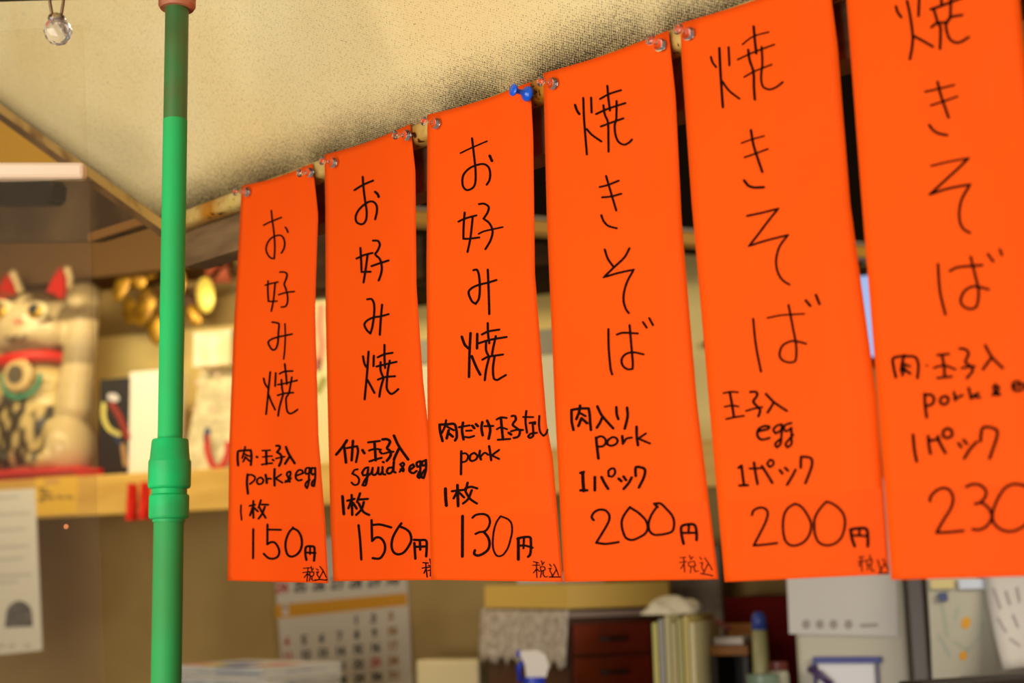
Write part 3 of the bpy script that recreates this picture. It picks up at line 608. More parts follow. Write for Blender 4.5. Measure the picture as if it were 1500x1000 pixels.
obj('end_cap', lathe(BM(), PX, Z, [(0, hz(13)), (26*k, hz(13)), (29*k, hz(9)), (29.5*k, hz(-24)), (0, hz(-24))], 40), m_rust, pole, smooth=False)
for o in pole.children:
    if o.name.startswith(('lower', 'upper', 'inner', 'coup', 'end_')):
        for p in o.data.polygons: p.use_smooth = len(p.vertices) == 4
        me = o.data
        for e in me.edges: pass
        md = o.modifiers.new('edges', 'EDGE_SPLIT'); md.split_angle = math.radians(25)
# dark cross tube at the top left, resting on the pole's cap
ct = BM(); za = at(-420, 16-14, DPOLE); zb = at(252, -18, DPOLE)
tube(ct, [za+(zb-za)*q for q in (0, .5, 1)], 13*k, 16)
ctube = obj('cross_tube', ct, mat('dark_green_black_tube', (38, 44, 22), .5), smooth=True)
tag(ctube, 'dark horizontal tube along the top edge, running left from the green pole', 'pole')
# faceted glass bauble hung from the cross tube
bd = DPOLE; kb = bd/FPX
bb = thing('glass_bauble', 'faceted clear glass bauble hanging on wire loops from the dark tube', 'bauble', at(85, 68, bd))
bm = BM(); g = bmesh.ops.create_icosphere(bm, subdivisions=2, radius=1)
cb = at(85, 46, bd)
for v in bm.verts: v.co = cb+RR*v.co.x*20.5*kb+F*v.co.y*20*kb+UU*v.co.z*21*kb
obj('faceted_ball', bm, glassy('clear_cut_glass', (1, .95, .93, 1), .05, .92), bb)
bm = BM(); g = bmesh.ops.create_icosphere(bm, subdivisions=2, radius=1); cb2 = at(83, 27, bd)
for v in bm.verts: v.co = cb2+RR*v.co.x*13*kb+F*v.co.y*12*kb+UU*v.co.z*9*kb
obj('faceted_neck', bm, MATS.get('x') or glassy('clear_cut_glass_neck', (1, .97, .96, 1), 0), bb)
for sx in (-1, 1):
    obj('wire_loop', tube(BM(), [at(83+sx*6, 26, bd), at(83+sx*8, 14, bd), at(83+sx*10, 2, bd), at(83+sx*9, -8, bd)], 2.3*kb, 8), mat('dull_wire', (120, 92, 64), .4, metal=.6), bb, smooth=True)

# ------------------------------------------------------------------ clear sheets at the left
def sheet_material(name, tint, haze, hcol):
    M = bpy.data.materials.new(name); M.use_nodes = True; nt = M.node_tree; N = nt.nodes; Lk = nt.links
    N.remove(N['Principled BSDF'])
    tr = N.new('ShaderNodeBsdfTransparent'); tr.inputs[0].default_value = tint
    di = N.new('ShaderNodeBsdfDiffuse'); di.inputs[0].default_value = sr(hcol)
    gl = N.new('ShaderNodeBsdfGlossy'); gl.inputs['Roughness'].default_value = .08
    tc = N.new('ShaderNodeTexCoord'); n = N.new('ShaderNodeTexNoise'); n.inputs['Scale'].default_value = 5
    mp = N.new('ShaderNodeMapping'); mp.inputs['Scale'].default_value = (3, 3, .4); Lk.new(tc.outputs['Object'], mp.inputs[0]); Lk.new(mp.outputs[0], n.inputs['Vector'])
    mr = N.new('ShaderNodeMapRange'); mr.inputs['From Min'].default_value = .35; mr.inputs['From Max'].default_value = .7
    mr.inputs['To Min'].default_value = haze*.6; mr.inputs['To Max'].default_value = haze*1.3; Lk.new(n.outputs[0], mr.inputs['Value'])
    m1 = N.new('ShaderNodeMixShader'); Lk.new(mr.outputs[0], m1.inputs[0]); Lk.new(tr.outputs[0], m1.inputs[1]); Lk.new(di.outputs[0], m1.inputs[2])
    fr = N.new('ShaderNodeFresnel'); fr.inputs[0].default_value = 1.06
    m2 = N.new('ShaderNodeMixShader'); Lk.new(fr.outputs[0], m2.inputs[0]); Lk.new(m1.outputs[0], m2.inputs[1]); Lk.new(gl.outputs[0], m2.inputs[2])
    Lk.new(m2.outputs[0], N['Material Output'].inputs[0])
    return M
def slab(pts, back):
    bm = BM(); f_ = [bm.verts.new(p) for p in pts]; b_ = [bm.verts.new(p+back) for p in pts]
    n = len(pts); bm.faces.new(f_); bm.faces.new(b_[::-1])
    for i in range(n): bm.faces.new((f_[i], b_[i], b_[(i+1) % n], f_[(i+1) % n]))
    return bm
DS = 1.13
fwd = Vector((0, 1, 0))
def colpt(px_top, px_bot, py, d): return at(px_top+(px_bot-px_top)*(py/1000), py, d)
vs = obj('vinyl_sheet', slab([at(-360, 75, DS), at(122, 36, DS), at(158, 1120, DS), at(-360, 1120, DS)], fwd*.0008),
         sheet_material('clear_vinyl', (.985, .975, .95, 1), .011, (190, 150, 90)))
tag(vs, 'thin clear vinyl sheet hanging at the left edge, its edge beside the green pole', 'sheet')
DA = 1.5
part = thing('clear_partition', 'clear acrylic partition with a pale pink top rim in front of the beckoning cat', 'partition', Vector((at(60, 1000, DA).x, DA, .8)))
obj('acrylic_panel', slab([at(-360, 274, DA), at(132, 262, DA), at(148, 1180, DA), at(-360, 1180, DA)], fwd*.004),
    sheet_material('clear_acrylic', (.94, .92, .87, 1), .012, (190, 150, 90)), part)
obj('top_rim', frame_box(at(-360, 262, DA), RR, Vector((0, 1, 0)), UU, 0, 484*DA/FPX, -.004, .012, 0, 24*DA/FPX, .004), mat('pale_pink_plastic', (236, 206, 176), .35), part)
ds = obj('dot_sticker', lathe(BM(), at(97, 771, DA-.0002), Vector((0, -1, 0)), [(0, 0), (.0026, 0), (.0026, .0008), (0, .0008)], 16), mat('orange_sticker', (206, 110, 30), .5))
tag(ds, 'tiny orange round sticker on the clear partition under the shelf', 'sticker')

# ------------------------------------------------------------------ wall shelf
m_pine = mat('yellow_pine', (222, 176, 84), .5, vscale=4, rgb2=(206, 158, 70), stretch=(1, 1, 8))
SY = .34
xa, zt = rp(200, 693, SY); _, zb0 = rp(200, 752, SY)
xs0 = rp(-400, 700, SY)[0]; xs1 = rp(1140, 700, SY)[0]
shelf = thing('pine_shelf', 'long yellow pine shelf with a deep front edge holding the cat figurine', 'shelf', RW((xs0+xs1)/2, 0, zb0), RZ)
obj('shelf_board', frame_box(WO, WX, WY, Z, xs0, xs1, .002, SY-.02, zt-.022, zt, .002), m_pine, shelf)
obj('bright_wall_panel', frame_box(WO, WX, WY, Z, rp(-380, 500, 0)[0], rp(925, 500, 0)[0], .001, .006, zt+.0005, min(rp(300, 380, 0)[1], rp(620, 414, .25)[1]-.002)), mat('lamplit_wall_yellow', (244, 218, 140), .6, vscale=3, rgb2=(232, 202, 118)), shelf)  # added panel paler than the wall, its colour stands in for lamplight
obj('front_edge', frame_box(WO, WX, WY, Z, xs0, xs1, SY-.02, SY, zb0, zt+.001, .003), m_pine, shelf)
for x in (rp(-160, 700, SY)[0], rp(700, 700, SY)[0]):
    obj('bracket', frame_box(WO, WX, WY, Z, x-.015, x+.015, .002, SY-.04, zt-.10, zt-.022, .002), mat('dark_bracket', (70, 52, 34), .6), shelf)
# notice taped to the shelf edge
m_white = mat('white_paper', (226, 222, 216), .7)
m_grey = mat('faded_grey_print', (132, 128, 128), .8)
NQ = lambda x, y, e=0: RW(rp(x, y, SY+.0025+e)[0], SY+.0025+e, rp(x, y, SY+.0025+e)[1])
no = thing('notice_sheet', 'white printed notice hanging from the shelf edge behind the clear sheets at the left edge', 'notice', NQ(20, 950), RZ)
obj('sheet', slab([NQ(-70, 722), NQ(51, 715), NQ(62, 952), NQ(-70, 966)], WY*-.0006), m_white, no)
bm = BM()
for r_, y in enumerate((728, 752, 775, 800, 818, 842, 852)):
    x1 = (30, 48, 40, 46, 38, 50, 30)[r_]
    ribbon(bm, [(-60, y+2), (-5+x1*.3, y+1), (x1-4, y-1)], 2.2, lambda x, y_: NQ(x, y_, .0004))
for x in (2, 17, 40): ribbon(bm, [(x-3, 946), (x+3, 945)], 4, lambda x, y_: NQ(x, y_, .0004))
obj('printed_lines', bm, mat('pale_grey_print', (176, 172, 168), .8), no)['kind'] = 'stuff'
arch = [(7, 919), (9, 896), (14, 886), (24, 880), (34, 880), (44, 888), (47, 898), (48, 917)]
obj('printed_arch', slab([NQ(x, y, .0008) for x, y in arch], WY*-.0003), mat('dark_blue_grey_print', (104, 102, 108), .8, vscale=60, rgb2=(70, 70, 78)), no)
# yellow label on the shelf's edge
lb = thing('yellow_label', 'yellow label with dark lettering stuck on the shelf edge left of the red pegs', 'label', RW(rp(82, 745, SY)[0], SY, zb0), RZ)
obj('label_card', rbox(52, 700, 112, 752, SY+.0015, .001), mat('yellow_card', (236, 186, 60), .6), lb)
bm = BM()
def on_room(Y): return lambda x, y: RW(rp(x, y, Y)[0], Y, rp(x, y, Y)[1])
for sp in (((58, 716), (66, 716)), ((60, 722), (74, 722)), ((62, 728), (78, 730)), ((84, 727), (92, 729)), ((98, 727), (106, 729)), ((58, 732), (64, 733))):
    ribbon(bm, list(sp), 4, on_room(SY+.002))
obj('label_lettering', bm, mat('olive_print', (120, 96, 30), .8), lb)
bm = BM(); ribbon(bm, [(68, 706), (84, 705)], 7, on_room(SY+.002)); obj('label_picture', bm, mat('pinkish_print', (214, 160, 90), .8), lb)
# red pegs clipped on the shelf edge
m_red = mat('red_plastic', (214, 26, 8), .4)
for n, (x, dy, lab) in enumerate(((191, 0, 'red clothes peg on the shelf edge, the one further from the green pole'), (210, -2, 'red clothes peg on the shelf edge, half hidden by the green pole'))):
    t = thing('clothes_peg', lab, 'peg', RW(rp(x, 760, SY)[0], SY+.01, rp(x, 760, SY)[1]), RZ, 'red pegs on the shelf edge')
    X, Zt = rp(x, 708+dy, SY+.02); _, Zb = rp(x, 762+dy, SY+.02); _, Zm = rp(x, 735+dy, SY+.02)
    for s_ in (0, 1):
        bm = BM(); y0 = SY+.003+s_*.010
        P = []
        for (zz, yy, hw) in ((Zb, y0-.001+s_*.007, .0075), (Zm, y0+.0, .0095), (Zt, y0+s_*.003, .006)): P.append((zz, yy, hw))
        rings = [[bm.verts.new(RW(X+sx*hw, yy+dyy, zz)) for sx, dyy in ((-1, 0), (1, 0), (1, .006), (-1, .006))] for zz, yy, hw in P]
        for a, b in zip(rings, rings[1:]):
            for k_ in range(4): bm.faces.new((a[k_], b[k_], b[(k_+1) % 4], a[(k_+1) % 4]))
        bm.faces.new(rings[0]); bm.faces.new(rings[-1][::-1])
        obj('peg_half', bm, m_red, t)
    obj('spring', lathe(BM(), RW(X-.008, SY+.0125, Zm), WX, [(0, 0), (.003, 0), (.003, .016), (0, .016)], 10), m_steel, t)

# ------------------------------------------------------------------ beckoning cat figurine
CY = .20
cx0, _ = rp(52, 690, CY); cdp = (RW(cx0, CY, zt)-CAM).dot(F); ck = cdp/FPX
cu = thing('red_cushion', 'flat red cushion under the cat figurine on the pine shelf', 'cushion', RW(cx0+.02, CY, zt), RZ)
bm = frame_box(RW(cx0, CY, zt), WX, WY, Z, -150*ck, 128*ck, -.10, .12, .0005, 17*ck, .007)
obj('cushion_pad', bm, mat('red_cloth', (206, 22, 12), .7, bump=.3), cu, smooth=True)
obj('cushion_piping', tube(BM(), [RW(cx0-148*ck, CY+.121, zt+8*ck), RW(cx0-60*ck, CY+.124, zt+8*ck), RW(cx0+60*ck, CY+.124, zt+8*ck), RW(cx0+126*ck, CY+.121, zt+8*ck)], .004, 8), mat('dark_red_cord', (150, 14, 10), .6), cu, smooth=True)
CB = RW(cx0, CY, zt+17*ck)
cat = thing('cat_figurine', 'beckoning calico cat figurine with raised paw, red ears and red collar on the shelf', 'figurine', CB, RZ)
def cp(x, f, z): return CB+WX*(x*ck)+WY*(f*ck)+Z*(z*ck)
def ce(bm, c, r): ellipsoid(bm, cp(*c), WX*ck, WY*ck, Z*ck, r, 20, 14)
bm = BM()
ce(bm, (-2, 0, 78), (72, 52, 84)); ce(bm, (-2, 4, 130), (58, 44, 50))
ce(bm, (-66, 12, 34), (30, 44, 40)); ce(bm, (66, 10, 34), (34, 44, 44))
ce(bm, (-46, 48, 14), (20, 26, 15)); ce(bm, (44, 48, 14), (20, 26, 15))
ce(bm, (2, 14, 218), (70, 56, 52)); ce(bm, (14, 48, 200), (32, 22, 20)); ce(bm, (-32, 30, 205), (32, 30, 30)); ce(bm, (42, 30, 205), (28, 28, 30))
# raised arm and paw, lower arm
for i in range(9):
    q = i/8; ce(bm, (72+22*q, 12+8*q, 92+140*q), (27-4*q, 25-3*q, 24))
ce(bm, (97, 26, 246), (28, 26, 25)); ce(bm, (97, 44, 238), (20, 14, 14))
for i in range(5):
    q = i/4; ce(bm, (-66+22*q, 24+28*q, 120-8*q), (20, 20, 20))
# ears
for sx, tx, bx_ in ((-1, -50, -40), (1, 52, 42)):
    for i in range(8):
        q = i/7; r = 27*(1-q)**.75+2.5
        ce(bm, (bx_+(tx-bx_)*q, 8-2*q, 246+ (60+4*(sx < 0))*q), (r, r*.5, 9))
me0 = bpy.data.meshes.new('cat_raw'); bm.transform(Matrix.Translation(-CB)); bm.to_mesh(me0); bm.free()
tmp = bpy.data.objects.new('cat_raw', me0); COL.objects.link(tmp)
rm = tmp.modifiers.new('r', 'REMESH'); rm.mode = 'VOXEL'; rm.voxel_size = 4.2*ck
sm = tmp.modifiers.new('s', 'SMOOTH'); sm.iterations = 5
bpy.context.view_layer.update()
me1 = bpy.data.meshes.new_from_object(tmp.evaluated_get(bpy.context.evaluated_depsgraph_get()))
bpy.data.objects.remove(tmp)
me1.materials.clear()
bm = BM(); bm.from_mesh(me1); bm.transform(Matrix.Translation(CB))
body = obj('cat_body', bm, None, cat, smooth=True, loc=CB, rotz=RZ)
ca = body.data.color_attributes.new('glaze', 'FLOAT_COLOR', 'POINT')
cream = sr((216, 194, 148)); brown = sr((70, 48, 26)); tan = sr((184, 138, 78)); grey = sr((150, 134, 104))
def mixc(a, b, t): t = max(0, min(1, t)); return tuple(a[i]*(1-t)+b[i]*t for i in range(4))
for i, v in enumerate(body.data.vertices):
    x, f_, z = v.co.x/ck, -v.co.y/ck, v.co.z/ck
    c = cream
    top = (z-250+.012*(x-15)**2*(-1))/10
    if 150 < z and abs(x) < 80: c = mixc(c, brown, (z-(246-.004*(x-12)**2+6*math.sin(x*.12)))/8 if z < 285 else 1.2)
    if z > 250 and 20 < abs(x) < 74 and f_ > 0: c = mixc(c, cream, (z-262)/10)
    if 62 < x < 130 and z > 215: c = mixc(c, brown, .75-.6*math.exp(-((x-108)/14)**2-((z-238)/9)**2))
    if 150 < z < 205: c = mixc(c, grey, (200-z)/40)
    if z < 170:
        c = mixc(c, sr((214, 186, 112)), .7*(1 if abs(x) < 60 else .2))
        s_ = math.sin(x*.19+1.3)*math.sin(z*.11+x*.03)+.5*math.sin(x*.31-z*.17)
        if -52 < x < 18 and 8 < z < 112: c = mixc(c, sr((58, 48, 30)), (s_+.75)*1.5)
        if 28 < x < 56 and 0 < z < 92: c = mixc(c, sr((62, 54, 40)), (s_+.45)*1.5)
    ca.data[i].color = c
M = bpy.data.materials.new('glazed_ceramic_calico'); M.use_nodes = True; N = M.node_tree.nodes
cn = N.new('ShaderNodeVertexColor'); cn.layer_name = 'glaze'; M.node_tree.links.new(cn.outputs[0], N['Principled BSDF'].inputs['Base Color']); N['Principled BSDF'].inputs['Roughness'].default_value = .22
body.data.materials.append(M)
def cdisc(name, c, r, m_, thick=4, sq=1.0, tilt=(0, 1, 0)):
    bm = BM(); ellipsoid(bm, cp(*c), WX*ck, (WX*tilt[0]+WY*tilt[1]+Z*tilt[2])*ck, Z*ck, (r, thick, r*sq), 20, 10)
    return obj(name, bm, m_, cat, smooth=True)
m_eyew = mat('eye_white_glaze', (232, 218, 170), .2); m_gold = mat('gold_paint', (206, 160, 40), .3, metal=.5); m_blk = mat('black_glaze', (36, 38, 44), .15)
m_ear = mat('red_glaze', (196, 26, 16), .3)
for ex, ez, r in ((-22, 234, 25), (40, 229, 20)):
    fy = 63 if ex < 0 else 58
    cdisc('eye_white', (ex, fy, ez), r, m_eyew, 6, .66); cdisc('iris', (ex, fy+5, ez-2), r*.66, m_gold, 3.5, .8); cdisc('pupil', (ex, fy+8, ez+1), r*.43, m_blk, 3, .95)
    pts = [cp(ex+(r+6)*math.cos(a), fy+2, ez+4+(r*.8)*math.sin(a)) for a in [math.radians(q) for q in range(20, 161, 14)]]
    obj('eyelid_line', tube(BM(), pts, 2.2*ck, 8), mat('brown_glaze', (96, 72, 40), .3), cat, smooth=True)
    pts = [cp(ex+(r+6)*math.cos(a), fy-2, ez-6+(r*.62)*math.sin(a)) for a in [math.radians(q) for q in range(200, 341, 14)]]
    obj('eyelid_line', tube(BM(), pts, 2.6*ck, 8), MATS['brown_glaze'], cat, smooth=True)
for sx, tx, bx_ in ((-1, -50, -42), (1, 51, 44)):
    bm = BM()
    for f0, sc in ((25, 1),):
        prof = [(-17, 250), (-18, 264), (-12, 282), (-2, 300), (8, 284), (14, 264), (13, 250)]
        a = [bm.verts.new(cp(bx_+x+(tx-bx_)*((z-250)/45)*.7, f0-(z-250)*.12, z)) for x, z in prof]; b_ = [bm.verts.new(v.co-WY*(9*ck)) for v in a]
        bm.faces.new(a); bm.faces.new(b_[::-1])
        for i in range(len(a)): bm.faces.new((a[i], b_[i], b_[(i+1) % len(a)], a[(i+1) % len(a)]))
    obj('inner_ear', bm, m_ear, cat)
cdisc('nose', (17, 70, 214), 8, mat('pink_glaze', (224, 150, 120), .3), 5, .7)
pts = [cp(x, 68, z) for x, z in ((-4, 192), (4, 186), (13, 192), (22, 186), (30, 192))]
obj('mouth_line', tube(BM(), pts, 2.6*ck, 8), mat('grey_brown_glaze', (110, 92, 70), .4), cat, smooth=True)
pts = [cp(60*math.cos(a)-1, 6+52*math.sin(a), 162+3*math.sin(a*2)) for a in [2*math.pi*i/32 for i in range(33)]]
obj('collar', tube(BM(), pts, 9*ck, 10, False), m_red, cat, smooth=True)
bm = BM(); lathe(bm, cp(11, 60, 137), WY, [(0, -6*ck), (23*ck, -6*ck), (25*ck, 0), (20*ck, 4*ck), (0, 4*ck)], 28); obj('medallion', bm, mat('pale_gold', (222, 190, 128), .35), cat)
bm = BM(); lathe(bm, cp(11, 65, 137), WY, [(0, -2*ck), (14*ck, -2*ck), (14*ck, 1.5*ck), (0, 1.5*ck)], 8); obj('medallion_centre', bm, mat('dark_medal', (92, 82, 64), .5), cat)
pts = [cp(11+33*math.cos(a), 57-6*abs(math.cos(a)), 136+32*math.sin(a)) for a in [math.radians(q) for q in range(170, 372, 12)]]
obj('bib_edge', tube(BM(), pts, 4*ck, 8), mat('teal_glaze', (64, 146, 112), .35), cat, smooth=True)
cdisc('gold_coin', (-64, 62, 62), 22, m_gold, 5, 1.7)

# ------------------------------------------------------------------ other shelf goods
m_dark = mat('near_black', (30, 20, 14), .6)
# lucky rake decoration behind the pole: gold coins, straw ball, red knot
GY = .075
rk = thing('lucky_rake', 'gold lucky rake ornament with coins and a red knot behind the green pole', 'ornament', RW(rp(250, 690, GY)[0], GY, zt), RZ)
gp = lambda x, y, dy=0: RW(rp(x, y, GY+dy)[0], GY+dy, rp(x, y, GY+dy)[1])
gkk = ck
obj('bamboo_handle', tube(BM(), [RW(rp(250, 690, GY)[0], GY, zt+.001), gp(250, 560), gp(248, 420)], .009, 10), mat('bamboo', (196, 150, 60), .5), rk, smooth=True)
m_goldf = mat('gold_foil', (198, 148, 36), .3, metal=.6, vscale=30, rgb2=(120, 82, 20)); m_goldl = mat('pale_gold_coin', (244, 214, 92), .3, metal=.25)
obj('crossbar', tube(BM(), [gp(160, 400), gp(215, 425), gp(250, 432), gp(300, 420), gp(345, 392)], .008, 8), mat('dark_straw', (96, 64, 24), .7), rk, smooth=True)
for i, (x, y, r, a, m_) in enumerate(((301, 432, 16, .12, m_goldl), (200, 402, 15, .5, m_goldf), (178, 420, 14, -.4, m_goldf), (212, 450, 17, -.3, m_goldf), (228, 480, 16, .3, m_goldf), (190, 455, 13, .2, m_goldf), (262, 412, 13, 0, m_goldf), (284, 462, 11, .6, m_goldf), (228, 392, 12, -.8, m_goldf))):
    bm = BM(); ax_ = (WX*math.cos(a)+Z*math.sin(a)); az_ = (Z*math.cos(a)-WX*math.sin(a))
    ellipsoid(bm, gp(x, y, .02+.004*(i % 4)), ax_*gkk, WY*gkk, az_*gkk, (r, 2.6, r*1.75), 20, 10)
    obj('gold_coin', bm, m_, rk, smooth=True)
obj('straw_ball', ellipsoid(BM(), gp(276, 446, .0), WX*gkk, WY*gkk, Z*gkk, (17, 15, 18)), mat('brown_straw', (104, 66, 40), .8, vscale=50, rgb2=(60, 36, 20)), rk, smooth=True)
obj('red_knot', tube(BM(), [gp(305, 402, .02), gp(318, 385, .03), gp(336, 378, .02), gp(330, 398, .03), gp(314, 410, .02), gp(338, 408, .02)], .011, 10), mat('dusty_red_cord', (176, 84, 52), .7), rk, smooth=True)
# picture box left of the pole: dark picture on the front, white side
BX = .20
pbx = thing('picture_box', 'white box with a dark colourful fish picture on its front, between cat and pole', 'box', RW(rp(190, 690, BX)[0], BX, zt), RZ)
obj('carton', rbox(190, 545, 242, 692, BX+.02, .08, .002), mat('white_card', (236, 226, 200), .6), pbx)
obj('dark_panel', rbox(146, 556, 190, 691, BX+.02, .08, .002), m_dark, pbx)
bm = BM(); fpm = on_room(BX+.0215)
def blob(bm, x, y, rx, ry, a, f3, n=14):
    bm.faces.new([bm.verts.new(f3(x+rx*math.cos(t)*math.cos(a)-ry*math.sin(t)*math.sin(a), y+rx*math.cos(t)*math.sin(a)+ry*math.sin(t)*math.cos(a))) for t in [2*math.pi*i/n for i in range(n)]])
blob(bm, 166, 582, 9, 6, .3, fpm); obj('picture_white_fish', bm, mat('print_white', (206, 196, 186), .5), pbx)
bm = BM(); ribbon(bm, [(152, 592), (152, 612), (160, 628), (174, 636)], 7, fpm); obj('picture_yellow_fin', bm, mat('print_yellow', (206, 190, 96), .5), pbx)
bm = BM(); ribbon(bm, [(164, 592), (176, 612), (187, 640)], 9, fpm); obj('picture_red_fish', bm, mat('print_red', (140, 44, 28), .5), pbx)
bm = BM(); ribbon(bm, [(166, 634), (176, 650)], 6, fpm); obj('picture_blue_fin', bm, mat('print_blue', (40, 52, 80), .5), pbx)
bm = BM(); ribbon(bm, [(180, 652), (184, 680)], 7, fpm); obj('picture_tan_rock', bm, mat('print_tan', (170, 130, 80), .5), pbx)
# patterned bag with magnet figure + white carton lying on it (right of the pole)
bg = thing('patterned_bag', 'pale patterned paper bag with a red and blue horseshoe print, right of the pole', 'bag', RW(rp(308, 690, .2)[0], .2, zt), RZ)
m_bag = mat('pale_patterned_paper', (222, 206, 158), .7, vscale=30, rgb2=(196, 180, 134), contrast=(.45, .55))
bm = BM(); X0, Z0 = rp(268, 690, .2); X1, Z1 = rp(345, 532, .2); Z0 = zt
n1 = 8
rows = []
for j in range(n1+1):
    q = j/n1; dd = .09*(1-q*.75)
    rows.append([bm.verts.new(RW(x, y, Z0+(Z1-Z0)*q)) for x, y in ((X0, .11), (X1, .11), (X1+.003*math.sin(q*7), .11+dd), ((X0+X1)/2, .112+dd+.004*math.sin(q*9)), (X0-.003*math.sin(q*6), .11+dd))])
for a, b in zip(rows, rows[1:]):
    for i in range(5): bm.faces.new((a[i], b[i], b[(i+1) % 5], a[(i+1) % 5]))
bm.faces.new(rows[0]); bm.faces.new(rows[-1][::-1])
obj('bag_body', bm, m_bag, bg)
fm = on_room(.208)
bm = BM(); ribbon(bm, [(303, 640), (304, 662), (312, 682), (323, 684), (332, 668), (334, 650)], 9, fm); obj('horseshoe_red', bm, mat('print_magnet_red', (190, 44, 34), .5), bg)
bm = BM(); ribbon(bm, [(304, 630), (302, 642)], 9, fm); obj('horseshoe_blue', bm, mat('print_magnet_blue', (50, 66, 96), .5), bg)
bm = BM()
for x, y, r in ((290, 560, 5), (318, 548, 4), (330, 585, 5), (285, 600, 4), (310, 598, 6), (296, 570, 3)): blob(bm, x, y, r, r*.7, .5, fm)
obj('faded_dots', bm, mat('print_faded_pink', (210, 176, 140), .6), bg)['kind'] = 'stuff'
wc = obj('white_carton', frame_box(RW(rp(308, 532, .19)[0], .12, Z1+.001), WX, WY, Z, -.048, .055, -.03, .07, 0, rp(300, 486, .19)[1]-Z1, .002), mat('white_carton_card', (238, 226, 188), .6, vscale=20, rgb2=(232, 206, 150)))
tag(wc, 'small white carton lying on top of the patterned bag', 'box')
# goods seen through the gaps between strips
pk = thing('pink_doll_box', 'pale box with a pink figure showing between the first two strips', 'box', RW(rp(470, 690, .2)[0], .2, zt), RZ)
obj('carton', rbox(440, 428, 512, 691, .2, .12, .002), mat('cream_box_card', (216, 200, 140), .6), pk)
bm = BM(); f2 = on_room(.2015); ribbon(bm, [(470, 450), (468, 480), (471, 505), (467, 530)], 11, f2); obj('pink_figure', bm, mat('print_pink', (204, 130, 96), .6), pk)
bm = BM(); ribbon(bm, [(467, 528), (466, 540)], 8, f2); obj('figure_shoe', bm, mat('print_maroon', (140, 50, 36), .6), pk)
bm = BM(); ribbon(bm, [(474, 556), (466, 572)], 10, f2); obj('green_patch', bm, mat('print_olive', (150, 140, 60), .6), pk)
wbx = thing('cardboard_box', 'large pale cardboard box on the shelf behind the third and fourth strips', 'box', RW(rp(700, 690, .26)[0], .26, zt), RZ)
obj('carton', rbox(560, 512, 860, 691, .26, .2, .003), mat('pale_cardboard', (222, 210, 172), .7), wbx)
obj('lid', rbox(557, 503, 863, 513, .265, .21, .002), mat('grey_lid_edge', (150, 140, 116), .6), wbx)
for o in wbx.children:
    pass
# ------------------------------------------------------------------ upper dark cupboard row and hood
lin_ = thing('dark_cupboard', 'dark brown wall cupboard under the ceiling seen through the gaps between strips', 'cupboard', RW(rp(600, 410, .25)[0], 0, rp(600, 415, .25)[1]), RZ)
m_dkw = mat('dark_stained_wood', (58, 36, 18), .8, spec=.1, vscale=5, rgb2=(40, 24, 12), stretch=(1, 1, 5))
XA, XB = rp(352, 400, .25)[0], rp(925, 400, .25)[0]; ZC = rp(620, 414, .25)[1]
obj('carcass', frame_box(WO, WX, WY, Z, XA, XB, .001, .23, ZC, 2.745, .002), m_dkw, lin_)
nd = 4
for i in range(nd):
    a = XA+(XB-XA)*i/nd+.004; b = XA+(XB-XA)*(i+1)/nd-.004
    d_ = obj('cupboard_door', frame_box(WO, WX, WY, Z, a, b, .231, .25, ZC+.01, 2.735, .002), m_dkw, lin_)
hA = at(575, 318, 2.3); hB = at(1330, 388, 2.68); hA.z = hB.z = (hA.z+hB.z)/2
hx = (hB-hA); HL = hx.length; hx.normalize(); hn = Z.cross(hx).normalized()
if hn.dot(CAM-hA) < 0: hn = -hn
hood = thing('extractor_hood', 'long dark extractor hood with a yellow lower rail behind the strips', 'hood', (hA+hB)/2)
kz = 2.3/FPX
obj('hood_body', frame_box(hA, hx, hn, Z, 0, HL, -.16, 0, 20*kz, .5, .003), mat('sooty_metal', (26, 16, 9), .9, spec=.05), hood)
obj('grey_lip', frame_box(hA, hx, hn, Z, 0, HL, -.02, .008, 19*kz, 25*kz, .001), mat('worn_grey_lip', (150, 132, 110), .5), hood)
obj('yellow_rail', frame_box(hA, hx, hn, Z, 0, HL, -.03, .004, 0, 19*kz, .002), mat('yellow_rail_paint', (204, 146, 34), .5), hood)
# bright cream board + hook behind strips four/five, blue-white window at the far right gap
cbrd = thing('cream_board', 'bright cream board with a small black hook between the fourth and fifth strips', 'board', RW(rp(1030, 690, .1)[0], .1, zt), RZ)
obj('board', rbox(940, 300, 1130, 691, .1, .08, .002), mat('bright_cream_paint', (240, 218, 146), .6), cbrd)
obj('hook', lathe(BM(), on_room(.1)(1038, 506), WY, [(0, -.001), (.009, -.001), (.006, .008), (.009, .018), (0, .02)], 14), m_dark, cbrd)
wn = thing('window_1', 'blue-white lit window seen between the two rightmost strips', 'window', on_room(.04)(1260, 520), RZ); wn['kind'] = 'structure'
obj('window_frame', rbox(1190, 396, 1372, 530, .03, .028, .002), m_dkw, wn)
Mw = bpy.data.materials.new('daylit_frosted_pane'); Mw.use_nodes = True; b = Mw.node_tree.nodes['Principled BSDF']; b.inputs['Base Color'].default_value = sr((150, 170, 210)); b.inputs['Emission Color'].default_value = sr((150, 176, 232)); b.inputs['Emission Strength'].default_value = .8
obj('pane', rbox(1202, 410, 1360, 516, .036, .005), Mw, wn)

